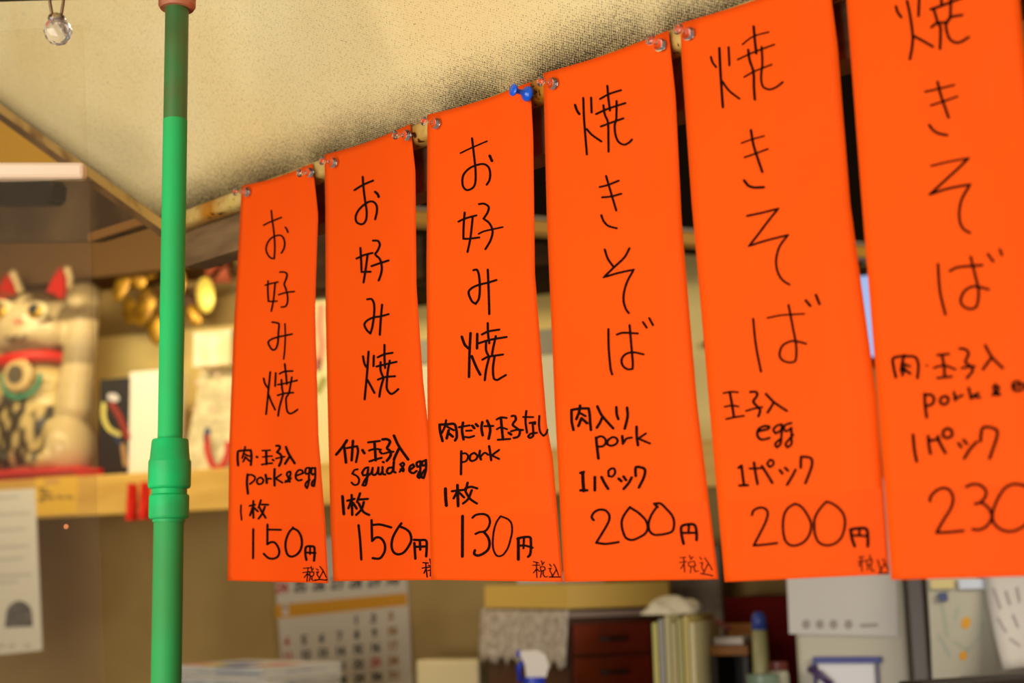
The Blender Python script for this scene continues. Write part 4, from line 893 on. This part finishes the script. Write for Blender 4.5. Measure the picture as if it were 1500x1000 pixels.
# ------------------------------------------------------------------ lower background: calendar, counter, chest ...
DIG = {'0': [[(.5, 0), (0, .5), (.5, 1), (1, .5), (.5, 0)]], '1': [[(.4, .15), (.6, 0), (.6, 1)]], '2': [[(0, .2), (.5, 0), (1, .3), (0, 1), (1, 1)]],
 '3': [[(0, .05), (.9, .1), (.4, .45), (1, .75), (0, .95)]], '4': [[(.7, 1), (.7, 0), (0, .7), (1, .7)]], '5': [[(1, 0), (.1, 0), (0, .45), (.9, .6), (.6, 1), (0, .95)]],
 '6': [[(.8, 0), (.1, .5), (.3, 1), (.95, .8), (.6, .5), (.1, .6)]], '7': [[(0, 0), (1, 0), (.4, 1)]], '8': [[(.5, 0), (.1, .25), (.9, .75), (.5, 1), (.1, .75), (.9, .25), (.5, 0)]], '9': [[(.9, .4), (.3, .5), (.1, .15), (.8, .05), (.9, .5), (.4, 1)]]}
cal = thing('hanging_calendar', 'white wall calendar with an ochre month band on the wall below the first strips', 'calendar', on_room(.02)(500, 1040), RZ)
q4 = [(399, 795), (592, 775), (606, 1030), (418, 1045)]
f2 = on_room(.012)
def bil(u, v):
    (a, b, c, d) = q4
    return ((a[0]*(1-u)+b[0]*u)*(1-v)+(d[0]*(1-u)+c[0]*u)*v, (a[1]*(1-u)+b[1]*u)*(1-v)+(d[1]*(1-u)+c[1]*u)*v)
obj('pages', slab([f2(*p) for p in q4], WY*-.010), mat('calendar_paper', (206, 194, 172), .7), cal)
f3 = on_room(.0125)
obj('month_band', slab([f3(*p) for p in ((402, 886), (595, 868), (597, 886), (404, 906))], WY*-.0004), mat('ochre_print', (206, 142, 14), .7), cal)
bms = {'red': BM(), 'black': BM(), 'brown': BM(), 'white': BM()}
def num(txt, cx, cy, h, key, wd=2.2):
    wd *= 1.5
    wdt = h*.5
    for i, ch in enumerate(txt):
        ox = cx+(i-(len(txt)-1)/2)*wdt*1.35-wdt/2
        for st_ in DIG[ch]: ribbon(bms[key], [(ox+a*wdt, cy-h/2+b_*h) for a, b_ in st_], wd, on_room(.0130))
for c in range(7):       # last week of the upper month
    x = 413+c*27; y = 860-c*1.9
    num(str(24+c), x, y, 14, 'red' if c == 0 else 'black', 2.4)
num('8', 418, 893, 14, 'white', 3)
d0 = 1
for r_ in range(6):
    for c in range(7):
        if r_ == 0 and c < 4: continue
        n_ = r_*7+c-3
        if n_ > 31: continue
        x = 419+c*25.6+r_*1.2; y = 918+r_*21.5-c*2.6
        key = 'red' if c == 0 or n_ == 23 else ('brown' if c == 6 else 'black')
        num(str(n_), x, y, 11, key, 2.0)
for key, col_ in (('red', (190, 70, 60)), ('black', (64, 62, 56)), ('brown', (160, 112, 50)), ('white', (220, 210, 190))):
    obj({'red': 'sunday_dates', 'black': 'weekday_dates', 'brown': 'saturday_dates', 'white': 'month_number'}[key], bms[key], mat('calendar_'+key, col_, .8), cal)['kind'] = 'stuff'
# back counter
CTZ = 1.02
m_ctr = mat('cream_laminate', (200, 186, 150), .4)
ctr = thing('back_counter', 'cream laminate counter along the back wall under the calendar', 'counter', RW(rp(700, 900, .3)[0], .3, 0), RZ)
cxa, cxb = rp(-100, 900, 0)[0], rp(1165, 900, 0)[0]
obj('worktop', frame_box(WO, WX, WY, Z, cxa, cxb, .002, 1.0, CTZ-.04, CTZ, .004), m_ctr, ctr)
obj('carcass', frame_box(WO, WX, WY, Z, cxa+.02, cxb-.02, .002, .95, 0, CTZ-.041, .003), mat('brown_cabinet', (110, 84, 56), .6), ctr)
# cream upright panel between calendar and chest
cpn = obj('cream_tin', frame_box(RW(rp(655, 990, .16)[0], .16, CTZ), WX, WY, Z, -.075, .075, -.10, 0, 0, rp(655, 966, .16)[1]-CTZ, .006), mat('cream_tin_paint', (216, 198, 152), .4))
tag(cpn, 'plain cream tin standing between the calendar and the drawer chest', 'tin')
# magazine pile
mz = Vector(on_room(.55)(375, 1000)); mz.z = CTZ
mcols = [(214, 208, 200), (60, 84, 150), (196, 120, 90), (220, 214, 200), (90, 110, 160), (206, 200, 190), (180, 160, 60), (222, 216, 206), (150, 60, 50), (210, 206, 196)]
topz = on_room(.55)(375, 972).z if hasattr(on_room(.55)(375, 972), 'z') else 1.3
hh = .0105; NM = 5; pz = topz-NM*hh
bxm = obj('brown_carton', frame_box(mz, WX, WY, Z, -.16, .15, -.12, .11, .0005, pz-CTZ-.0005, .003), mat('plain_cardboard', (170, 134, 86), .8))
tag(bxm, 'plain brown carton under the magazine pile on the counter', 'box')
mz = mz+Z*(pz-CTZ)
ML = ['white magazine at the bottom of the pile under the calendar', 'blue magazine, second from the bottom of the pile', 'white magazine in the middle of the pile', 'blue-grey magazine just below the topmost one', 'topmost magazine of the pile, white with colour pictures']
for i in range(NM):
    a = math.radians((4, -5, 3, 12, 7)[i]+10); ax_ = WX*math.cos(a)+WY*math.sin(a); ay_ = WY*math.cos(a)-WX*math.sin(a)
    c_ = [(214, 208, 200), (60, 84, 150), (220, 214, 200), (90, 110, 160), (206, 204, 206)][i]
    t = thing('magazine', ML[i], 'magazine', mz+Z*(i*hh), 0, 'magazines piled under the calendar')
    obj('pages', frame_box(mz+Z*(i*hh), ax_, ay_, Z, -.15, .13, -.11, .105, .0008, hh-.0012, .001), mat('page_block', (214, 208, 196), .8), t)
    obj('cover', frame_box(mz+Z*(i*hh), ax_, ay_, Z, -.152, .132, -.112, .107, hh-.0011, hh-.0001), mat('cover_%d' % i, c_, .35, vscale=18, rgb2=(230, 224, 216), contrast=(.45, .6)), t)
    if i == NM-1:
        zt_ = mz+Z*(NM*hh)
        for (u, v, a_, b_, cc) in ((-.10, .02, .05, .03, (226, 150, 130)), (-.03, .05, .03, .025, (206, 206, 70)), (.02, .06, .05, .03, (70, 84, 160)), (-.06, -.04, .05, .03, (80, 110, 180)), (.06, -.02, .04, .04, (210, 120, 90))):
            obj('cover_picture', frame_box(zt_, ax_, ay_, Z, u*1.2-.02, u*1.2-.02+a_*1.4, v, v+b_*1.7, .0001, .0008), mat('cover_print_%d' % int(u*100+50), cc, .4), t)
# small drawer chest, turned so that its left side shows
def rframe(px, py, d, yaw):
    """frame at pixel px,py depth d: ax to the right/away, ay = outwards of the front"""
    O = at(px, py, d)
    return O, Vector((math.cos(yaw), math.sin(yaw), 0)), Vector((math.sin(yaw), -math.cos(yaw), 0))
yaw = math.radians(28)
O, cax, cay = rframe(833, 905, 2.75, yaw)
O.z = CTZ; chz = at(833, 905, 2.75).z-CTZ
def front_len(px, O_, ax_, d):       # extent along ax_ so that the end shows at px
    lo, hi = 0, 1.2
    for _ in range(40):
        mid = (lo+hi)/2; p = O_+ax_*mid; v = p-CAM
        x = 750+FPX*v.dot(RR)/v.dot(F)
        if (x < px) == (ax_.dot(RR) > 0): lo = mid
        else: hi = mid
    return lo
Otop = O+Z*chz
fw = front_len(956, Otop, cax, 0); sw = front_len(714, Otop, -cay, 0)
sw = min(sw, .36)
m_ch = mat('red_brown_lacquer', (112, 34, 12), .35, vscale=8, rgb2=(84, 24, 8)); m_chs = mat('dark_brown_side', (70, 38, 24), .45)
ch = thing('drawer_chest', 'small red-brown chest of drawers under a yellow tray, on the back counter', 'chest', O+cax*(fw/2)-cay*(sw/2), yaw)
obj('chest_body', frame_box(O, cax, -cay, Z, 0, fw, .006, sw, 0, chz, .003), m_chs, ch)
nd = 6; dh_ = (chz-.02)/nd
for i in range(nd):
    d_ = obj('drawer', frame_box(O, cax, cay, Z, .008, fw-.008, -.0055, .004, .01+i*dh_+.002, .01+(i+1)*dh_-.002, .002), m_ch, ch)
    z_ = .01+(i+.5)*dh_
    obj('drawer_handle', tube(BM(), [O+cax*(fw/2+q)+cay*(.005+(.012 if abs(q) < .03 else 0))+Z*z_ for q in (-.032, -.03, -.02, .02, .03, .032)], .004, 8), mat('black_iron', (30, 24, 22), .4), d_)
obj('chest_top', frame_box(O, cax, cay, Z, -.004, fw+.004, -sw, .006, chz, chz+.012, .002), mat('greyish_top', (150, 128, 118), .5), ch)
# lace cloth draped over the left side
lc = BM(); rows = []
nn = 22
for j in range(7):
    q = j/6; row = []
    for i in range(nn+1):
        s_ = -.01+(sw+.03)*i/nn
        zz = chz+.0155 - (.105+.010*math.sin(i*1.9))*q
        out = .006+.004*math.sin(i*1.1)*q+.010*q
        row.append(lc.verts.new(O-cay*s_-cax*out+Z*zz))
    rows.append(row)
rows.insert(0, [lc.verts.new(O-cay*(-.01+(sw+.03)*i/nn)+cax*.10+Z*(chz+.0155)) for i in range(nn+1)])
for a, b in zip(rows, rows[1:]):
    for i in range(nn): lc.faces.new((a[i], a[i+1], b[i+1], b[i]))
lco = obj('lace_cloth', lc, mat('grey_white_lace', (196, 184, 172), .8, vscale=70, rgb2=(160, 146, 132)), smooth=True)
so = lco.modifiers.new('t', 'SOLIDIFY'); so.thickness = .0012; so.offset = 0
tag(lco, 'greyish white lace cloth hanging over the left side of the drawer chest', 'cloth')
# yellow tray box on top
O2 = O+Z*(chz+.018); yz = .048
m_yel = mat('yellow_tray_plastic', (214, 176, 86), .5)
f2w = front_len(980, O2, cax, 0); s2w = min(front_len(704, O2, -cay, 0), .36)
tr = thing('yellow_tray', 'shallow yellow open tray of papers on top of the drawer chest', 'tray', O2+cax*(f2w/2)-cay*(s2w/2), yaw)
bm = BM(); 
for (a, b, c, d, e, f) in ((0, f2w, -.006, 0, 0, yz), (0, f2w, -s2w, -s2w+.006, 0, yz), (0, .006, -s2w+.006, -.006, 0, yz), (f2w-.006, f2w, -s2w+.006, -.006, 0, yz), (.006, f2w-.006, -s2w+.006, -.006, 0, .006)):
    frame_box(O2-cax*.012+cay*.02, cax, cay, Z, a, b, c, d, e, f, .001, bm)
obj('tray_body', bm, m_yel, tr)
OT = O2-cax*.012+cay*.02
for i in range(3):
    a = (-.15, .1, -.05)[i]; ax_ = cax*math.cos(a)+cay*math.sin(a); ay_ = cay*math.cos(a)-cax*math.sin(a)
    t_ = obj('paper_bundle', frame_box(OT+cax*(.08+.03*(i % 2))-cay*(s2w*.5)+Z*(.007+.021*i), ax_, ay_, Z, -.05, .07, -.08, .07, 0, .020, .001), mat('bundle_white', (206, 196, 186), .7) if i > 1 else mat('bundle_brown', (150, 120, 90), .7))
    tag(t_, ('brown paper bundle at the bottom of the yellow tray', 'brown paper bundle in the middle of the yellow tray', 'white paper bundle on top in the yellow tray')[i], 'papers', 'paper bundles in the yellow tray')
# spray bottle
sp = at(783, 1000, 2.45); SPB = Vector((sp.x, sp.y, CTZ)); kk = 2.45/FPX
st_ = thing('spray_bottle', 'white spray bottle with a blue trigger in front of the drawer chest', 'bottle', SPB)
bt = at(783, 1003, 2.45).z
obj('bottle', lathe(BM(), SPB, Z, [(0, 0), (.036, 0), (.038, .01), (.038, (bt-CTZ)*.7), (.03, (bt-CTZ)*.88), (.014, (bt-CTZ)), (0, bt-CTZ)], 24), mat('blue_bottle', (40, 62, 170), .3), st_, smooth=True)
T_ = SPB+Z*(bt-CTZ)
obj('collar', lathe(BM(), T_, Z, [(0, -.001), (.019, -.001), (.019, .014), (0, .014)], 20), mat('spray_blue', (36, 60, 190), .3), st_)
bm = BM(); prof = [(-.014, .014), (-.016, .035), (-.024, .052), (-.024, .058), (.006, .060), (.020, .052), (.026, .034), (.020, .014)]
a = [bm.verts.new(T_+RR*x+Z*z-fwd*.010) for x, z in prof]; b = [bm.verts.new(v.co+fwd*.02) for v in a]
bm.faces.new(a); bm.faces.new(b[::-1])
for i in range(len(a)): bm.faces.new((a[i], b[i], b[(i+1) % len(a)], a[(i+1) % len(a)]))
obj('spray_head', bm, mat('spray_white', (226, 216, 206), .3), st_)
obj('trigger', tube(BM(), [T_+RR*-.016+Z*.046, T_+RR*-.027+Z*.030, T_+RR*-.024+Z*.006], .005, 8), MATS['spray_blue'], st_, smooth=True)
obj('nozzle', lathe(BM(), T_+RR*-.022+Z*.053, -RR, [(0, 0), (.006, 0), (.0065, .008), (0, .008)], 12), MATS['spray_blue'], st_)
# upright folders and crumpled cloth
fcol = [(226, 214, 120), (180, 176, 170), (222, 208, 150), (214, 196, 140), (196, 190, 120), (230, 206, 120), (236, 222, 168)]
x_ = 953
for i, c_ in enumerate(fcol):
    x0, x1 = 955+i*9, 963+i*9
    X0, zt_ = rp(x0, 912-(i % 3)*5, .62); X1, _ = rp(x1, 912, .62)
    o = obj('folder', frame_box(WO, WX, WY, Z, X0, X1-.001, .40, .62, CTZ, zt_, .001), mat('folder_card_%d' % i, tuple(q*.84 for q in c_), .6))
    tag(o, ['bright yellow folder next to the drawer chest', 'grey folder, second from the chest', 'cream folder, third from the chest', 'tan folder in the middle of the row', 'olive yellow folder right of the tan one', 'golden folder, second from the right end', 'pale cream folder at the right end of the row'][i], 'folder', 'folders standing beside the drawer chest')
bm = BM(); ellipsoid(bm, on_room(.5)(985, 903), WX, WY, Z, (.055, .05, .034), 28, 18)
for v in bm.verts:
    q = v.co; v.co += Vector((math.sin(q.z*170+q.x*60), math.cos(q.x*150), math.sin(q.x*140+q.y*90)))*.006
zmin = min(v.co.z for v in bm.verts)
ftop = max(rp(955+i*9, 912-(i % 3)*5, .62)[1] for i in range(7))
for v in bm.verts: v.co.z = max(v.co.z, ftop+.0005)
cl = obj('crumpled_cloth', bm, mat('off_white_cloth', (222, 212, 186), .9), smooth=True); tag(cl, 'crumpled off-white cloth lying on top of the upright folders', 'cloth')
# dark red cupboard side, wooden stand with dark gap
dr = obj('maroon_cabinet', frame_box(WO, WX, WY, Z, rp(1062, 900, .3)[0], rp(1170, 900, .3)[0], .002, .3, CTZ+.001, rp(1110, 874, .3)[1], .003), mat('maroon_lacquer', (84, 8, 4), .8, spec=.1))
tag(dr, 'plain dark maroon cabinet left of the refrigerator', 'cabinet')
SX=1
ws = thing('wooden_stand', 'small orange-brown wooden stand over a dark opening beside the folders', 'stand', RW(rp(1050, 1000, .5)[0], .5, CTZ), RZ)
m_ws = mat('orange_brown_wood', (178, 118, 50), .7, vscale=8, rgb2=(140, 88, 36))
Xa, Xb = rp(1040, 950, .5)[0], rp(1096, 950, .5)[0]; zs = rp(1050, 960, .5)[1]; zs2 = rp(1050, 918, .5)[1]
obj('stand_top', frame_box(WO, WX, WY, Z, Xa, Xb, .32, .5, zs, zs+.018, .002), m_ws, ws)
obj('stand_back', frame_box(WO, WX, WY, Z, Xa, Xb, .318, .335, zs+.0185, zs2, .002), m_ws, ws)
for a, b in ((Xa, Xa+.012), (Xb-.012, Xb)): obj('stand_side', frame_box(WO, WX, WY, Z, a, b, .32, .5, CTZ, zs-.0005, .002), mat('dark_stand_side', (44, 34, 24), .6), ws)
obj('stand_panel', frame_box(WO, WX, WY, Z, Xa+.012, Xb-.012, .33, .345, CTZ, zs-.0005, .002), m_dark, ws)
nb = obj('paper_pad', frame_box(WO, WX, WY, Z, Xa+.005, Xa+.06, .40, .49, zs+.0185, zs+.032, .002), mat('pad_white', (206, 196, 180), .7)); tag(nb, 'white paper pad lying on the small wooden stand', 'pad')
rb = obj('pink_ribbon', tube(BM(), [on_room(.45)(1010, 908), on_room(.45)(1035, 906), on_room(.45)(1058, 914), on_room(.44)(1072, 922)], .005, 8), mat('dusty_pink', (150, 82, 66), .7), smooth=True)
tag(rb, 'dusty pink cord between the crumpled cloth and the maroon cabinet', 'cord')
gb = obj('grey_box', frame_box(WO, WX, WY, Z, rp(985, 880, .12)[0], rp(1058, 880, .12)[0], .002, .12, CTZ+.001, rp(1020, 800, .12)[1], .003), mat('grey_brown_box', (146, 128, 104), .7, vscale=8, rgb2=(96, 80, 60), contrast=(.4, .6)))
tag(gb, 'tall grey-brown carton against the wall above the folders', 'box')
# glue bottle with blue cap
GX = .58; gx, gz = rp(1112, 912, GX)
gl = thing('glue_bottle', 'slim pale glue bottle with a blue cap in front of the maroon cabinet', 'bottle', RW(gx, GX, CTZ), RZ)
Bz = RW(gx, GX, CTZ); gh = rp(1112, 922, GX)[1]-CTZ; hw_ = 8.5*ck
obj('bottle_body', lathe(BM(), Bz, Z, [(0, 0), (hw_*1.3, 0), (hw_*1.3, gh*.75), (hw_, gh*.82), (hw_*.9, gh), (0, gh)], 20), mat('pale_green_plastic', (166, 160, 112), .4), gl, smooth=True)
obj('cap', lathe(BM(), Bz+Z*gh, Z, [(0, 0), (hw_*.95, 0), (hw_*.85, 14*ck), (hw_*.5, 18*ck), (0, 18*ck)], 20), mat('cap_blue', (52, 72, 150), .3), gl, smooth=True)
for (x, y, c_, lab, nm) in ((1140, 978, (96, 30, 18), 'small red jar lid among the bottles by the maroon cabinet', 'red_jar'), (1128, 992, (112, 132, 112), 'pale green jar at the bottom edge below the maroon cabinet', 'green_jar')):
    X, zz = rp(x, y, .66); j = thing(nm, lab, 'jar', RW(X, .66, CTZ), RZ)
    r_ = 10*ck if 'red' in nm else 16*ck; o0 = RW(X, .66 if 'red' in nm else .73, CTZ)
    obj('jar_body', lathe(BM(), o0, Z, [(0, 0), (r_, 0), (r_, zz-CTZ-.012), (r_*.85, zz-CTZ-.004), (0, zz-CTZ-.004)], 20), mat(nm+'_glass', (170, 170, 150), .3), j, smooth=True)
    obj('jar_lid', lathe(BM(), o0, Z, [(0, zz-CTZ-.0035), (r_*.95, zz-CTZ-.0035), (r_*.95, zz-CTZ+.010), (0, zz-CTZ+.010)], 20), mat(nm+'_lid', c_, .4), j)
# refrigerator
FY = .66
fr = thing('refrigerator', 'cream refrigerator with grey side, papers and a blue framed board on its door', 'refrigerator', RW(rp(1250, 900, FY)[0], FY, 0), RZ)
X0, X1 = rp(1166, 950, FY)[0], rp(1336, 950, FY)[0]
m_fr = mat('cream_enamel', (190, 184, 164), .5)
obj('fridge_body', frame_box(WO, WX, WY, Z, X0, X1+.03, .05, FY-.045, 0.02, 1.66, .006), mat('grey_enamel_side', (120, 108, 92), .4), fr)
dzm = rp(1250, 1010, FY)[1]
obj('fridge_door', frame_box(WO, WX, WY, Z, X0, X1-.006, FY-.04, FY, .03, 1.655, .008), m_fr, fr)
obj('door_handle', frame_box(WO, WX, WY, Z, X1-.004, X1+.028, FY-.04, FY+.004, .04, 1.655, .006), mat('dark_grey_handle', (96, 86, 74), .4), fr)
wcd = thing('fridge_calendar', 'white calendar sheet with a row of faint symbols on the refrigerator door', 'calendar', on_room(FY+.004)(1232, 930), RZ)
fq = on_room(FY+.004)
obj('sheet', slab([fq(*p) for p in ((1150, 790), (1312, 790), (1316, 932), (1156, 928))], WY*-.003), mat('warm_white_paper', (204, 200, 194), .7), wcd)
bm = BM(); fq2 = on_room(FY+.0046)
for x in (1181, 1201, 1221, 1243): blob(bm, x, 914, 6, 7, 0, fq2)
ribbon(bm, [(1262, 916), (1284, 915)], 5, fq2)
obj('faint_symbols', bm, mat('faint_print', (158, 150, 144), .8), wcd)
wb = thing('blue_framed_board', 'small whiteboard with a blue frame at the bottom of the refrigerator door', 'board', fq(1240, 1040), RZ)
obj('white_surface', rbox(1198, 970, 1286, 1062, FY+.005, .003), mat('board_white', (206, 204, 206), .3), wb)
for (a, b, c, d) in ((1190, 962, 1292, 971), (1190, 1061, 1292, 1070), (1190, 971, 1199, 1061), (1284, 971, 1292, 1061)):
    obj('frame_bar', rbox(a, b, c, d, FY+.010, .008, .001), mat('blue_frame', (62, 66, 140), .5), wb)
pn = obj('marker_pen', tube(BM(), [on_room(FY+.018)(1184, 978), on_room(FY+.018)(1200, 988), on_room(FY+.018)(1218, 1004)], .006, 10), mat('navy_pen', (66, 40, 90), .4), smooth=True)
tag(pn, 'dark purple marker pen clipped across the corner of the blue framed board', 'pen')
# cabinet at the far right with posters
KY = .72
kb2 = thing('metal_cabinet', 'cream metal cabinet at the right edge with a poster and a magnet row', 'cabinet', RW(rp(1440, 900, KY)[0], KY, 0), RZ)
X0, X1 = max(rp(1352, 950, KY)[0], X1+.034), rp(1760, 950, KY)[0]
obj('cabinet_body', frame_box(WO, WX, WY, Z, X0, X1, .05, KY-.02, 0, 1.78, .004), mat('taupe_metal', (120, 106, 86), .4), kb2)
obj('cabinet_door', frame_box(WO, WX, WY, Z, X0, (X0+X1)/2-.002, KY-.019, KY, .02, 1.77, .004), m_fr, kb2)
obj('cabinet_door', frame_box(WO, WX, WY, Z, (X0+X1)/2+.002, X1, KY-.019, KY, .02, 1.77, .004), m_fr, kb2)
ps = thing('emblem_poster', 'cream poster with a yellow flower emblem on the metal cabinet', 'poster', on_room(KY+.003)(1410, 1000), RZ)
fk = on_room(KY+.003); fk2 = on_room(KY+.0036)
obj('poster_sheet', slab([fk(*p) for p in ((1360, 866), (1440, 866), (1462, 978), (1366, 1000))], WY*-.002), mat('poster_cream', (186, 182, 164), .7), ps)
bm = BM(); blob(bm, 1411, 960, 6, 7, .3, fk2); obj('yellow_mark', bm, mat('emblem_yellow', (222, 160, 40), .7), ps)
bm = BM(); blob(bm, 1415, 912, 7, 9, .3, fk2); obj('yellow_emblem', bm, mat('emblem_yellow', (222, 160, 40), .7), ps)
bm = BM()
for pts in (((1380, 885), (1384, 905), (1388, 930)), ((1400, 940), (1418, 952), (1436, 930), (1440, 912)), ((1404, 890), (1400, 905)), ((1376, 930), (1392, 960))): ribbon(bm, list(pts), 5, fk2)
obj('pale_blue_drawing', bm, mat('poster_blue', (172, 176, 160), .7), ps)
for n_, (a, b, c_, lab) in enumerate(((1362, 1398, (214, 196, 130), 'yellowish magnet strip above the emblem poster'), (1404, 1450, (206, 216, 232), 'pale blue magnet strip above the emblem poster'))):
    o = obj('magnet', rbox(a, 848, b, 862, KY+.008, .007, .001), mat('magnet_%d' % n_, c_, .4)); tag(o, lab, 'magnet')
bmg = obj('magnet', rbox(1374, 868, 1388, 880, KY+.010, .006, .001), mat('magnet_navy', (50, 60, 110), .4)); tag(bmg, 'small navy magnet at the top of the emblem poster', 'magnet')
cpq = thing('curled_sheet', 'white handwritten sheet curling off the metal cabinet at the right edge', 'notice', on_room(KY+.01)(1480, 985), RZ)
bm = BM(); rows = []
for j in range(13):
    q = j/12; y = 790+ 190*q
    xl = 1436+ 34*q**1.5; xr = 1590
    row = []
    for i in range(9):
        s_ = i/8; off = .006+.05*(q**2)*(1-s_)**2
        x = xl+(xr-xl)*s_; row.append(bm.verts.new(on_room(KY+off)(x, y-12*s_*q)))
    rows.append(row)
for a, b in zip(rows, rows[1:]):
    for i in range(8): bm.faces.new((a[i], b[i], b[i+1], a[i+1]))
o = obj('sheet', bm, mat('sheet_white', (200, 196, 190), .7), cpq, smooth=True)
so = o.modifiers.new('t', 'SOLIDIFY'); so.thickness = .0006
bm = BM()
for (x, y, x2, y2, wd) in ((1456, 862, 1466, 890, 3), (1474, 866, 1480, 884, 3), (1490, 860, 1494, 880, 3), (1462, 905, 1474, 925, 3), (1484, 900, 1492, 918, 3), (1480, 935, 1494, 945, 3)):
    def f5(x_, y_):
        q = max(0, min(1, (y_-790)/190)); xl = 1436+34*q**1.5; s_ = max(0, min(1, (x_-xl)/(1590-xl))); return on_room(KY+.0085+.05*(q**2)*(1-s_)**2)(x_, y_)
    ribbon(bm, [(x, y), (x2, y2)], wd, f5)
obj('handwriting', bm, mat('violet_grey_ink', (168, 154, 156), .8), cpq)
dk = obj('dark_trolley', frame_box(at(1350, 1000, 1.9), Vector((.90, .43, 0)), Vector((-.43, .90, 0)), Z, 0, .34, 0, .05, -1.15, 0, .004), m_dark)
tag(dk, 'black trolley top at the bottom right corner in front of the metal cabinet', 'trolley')
print('meshes', len(bpy.data.meshes))
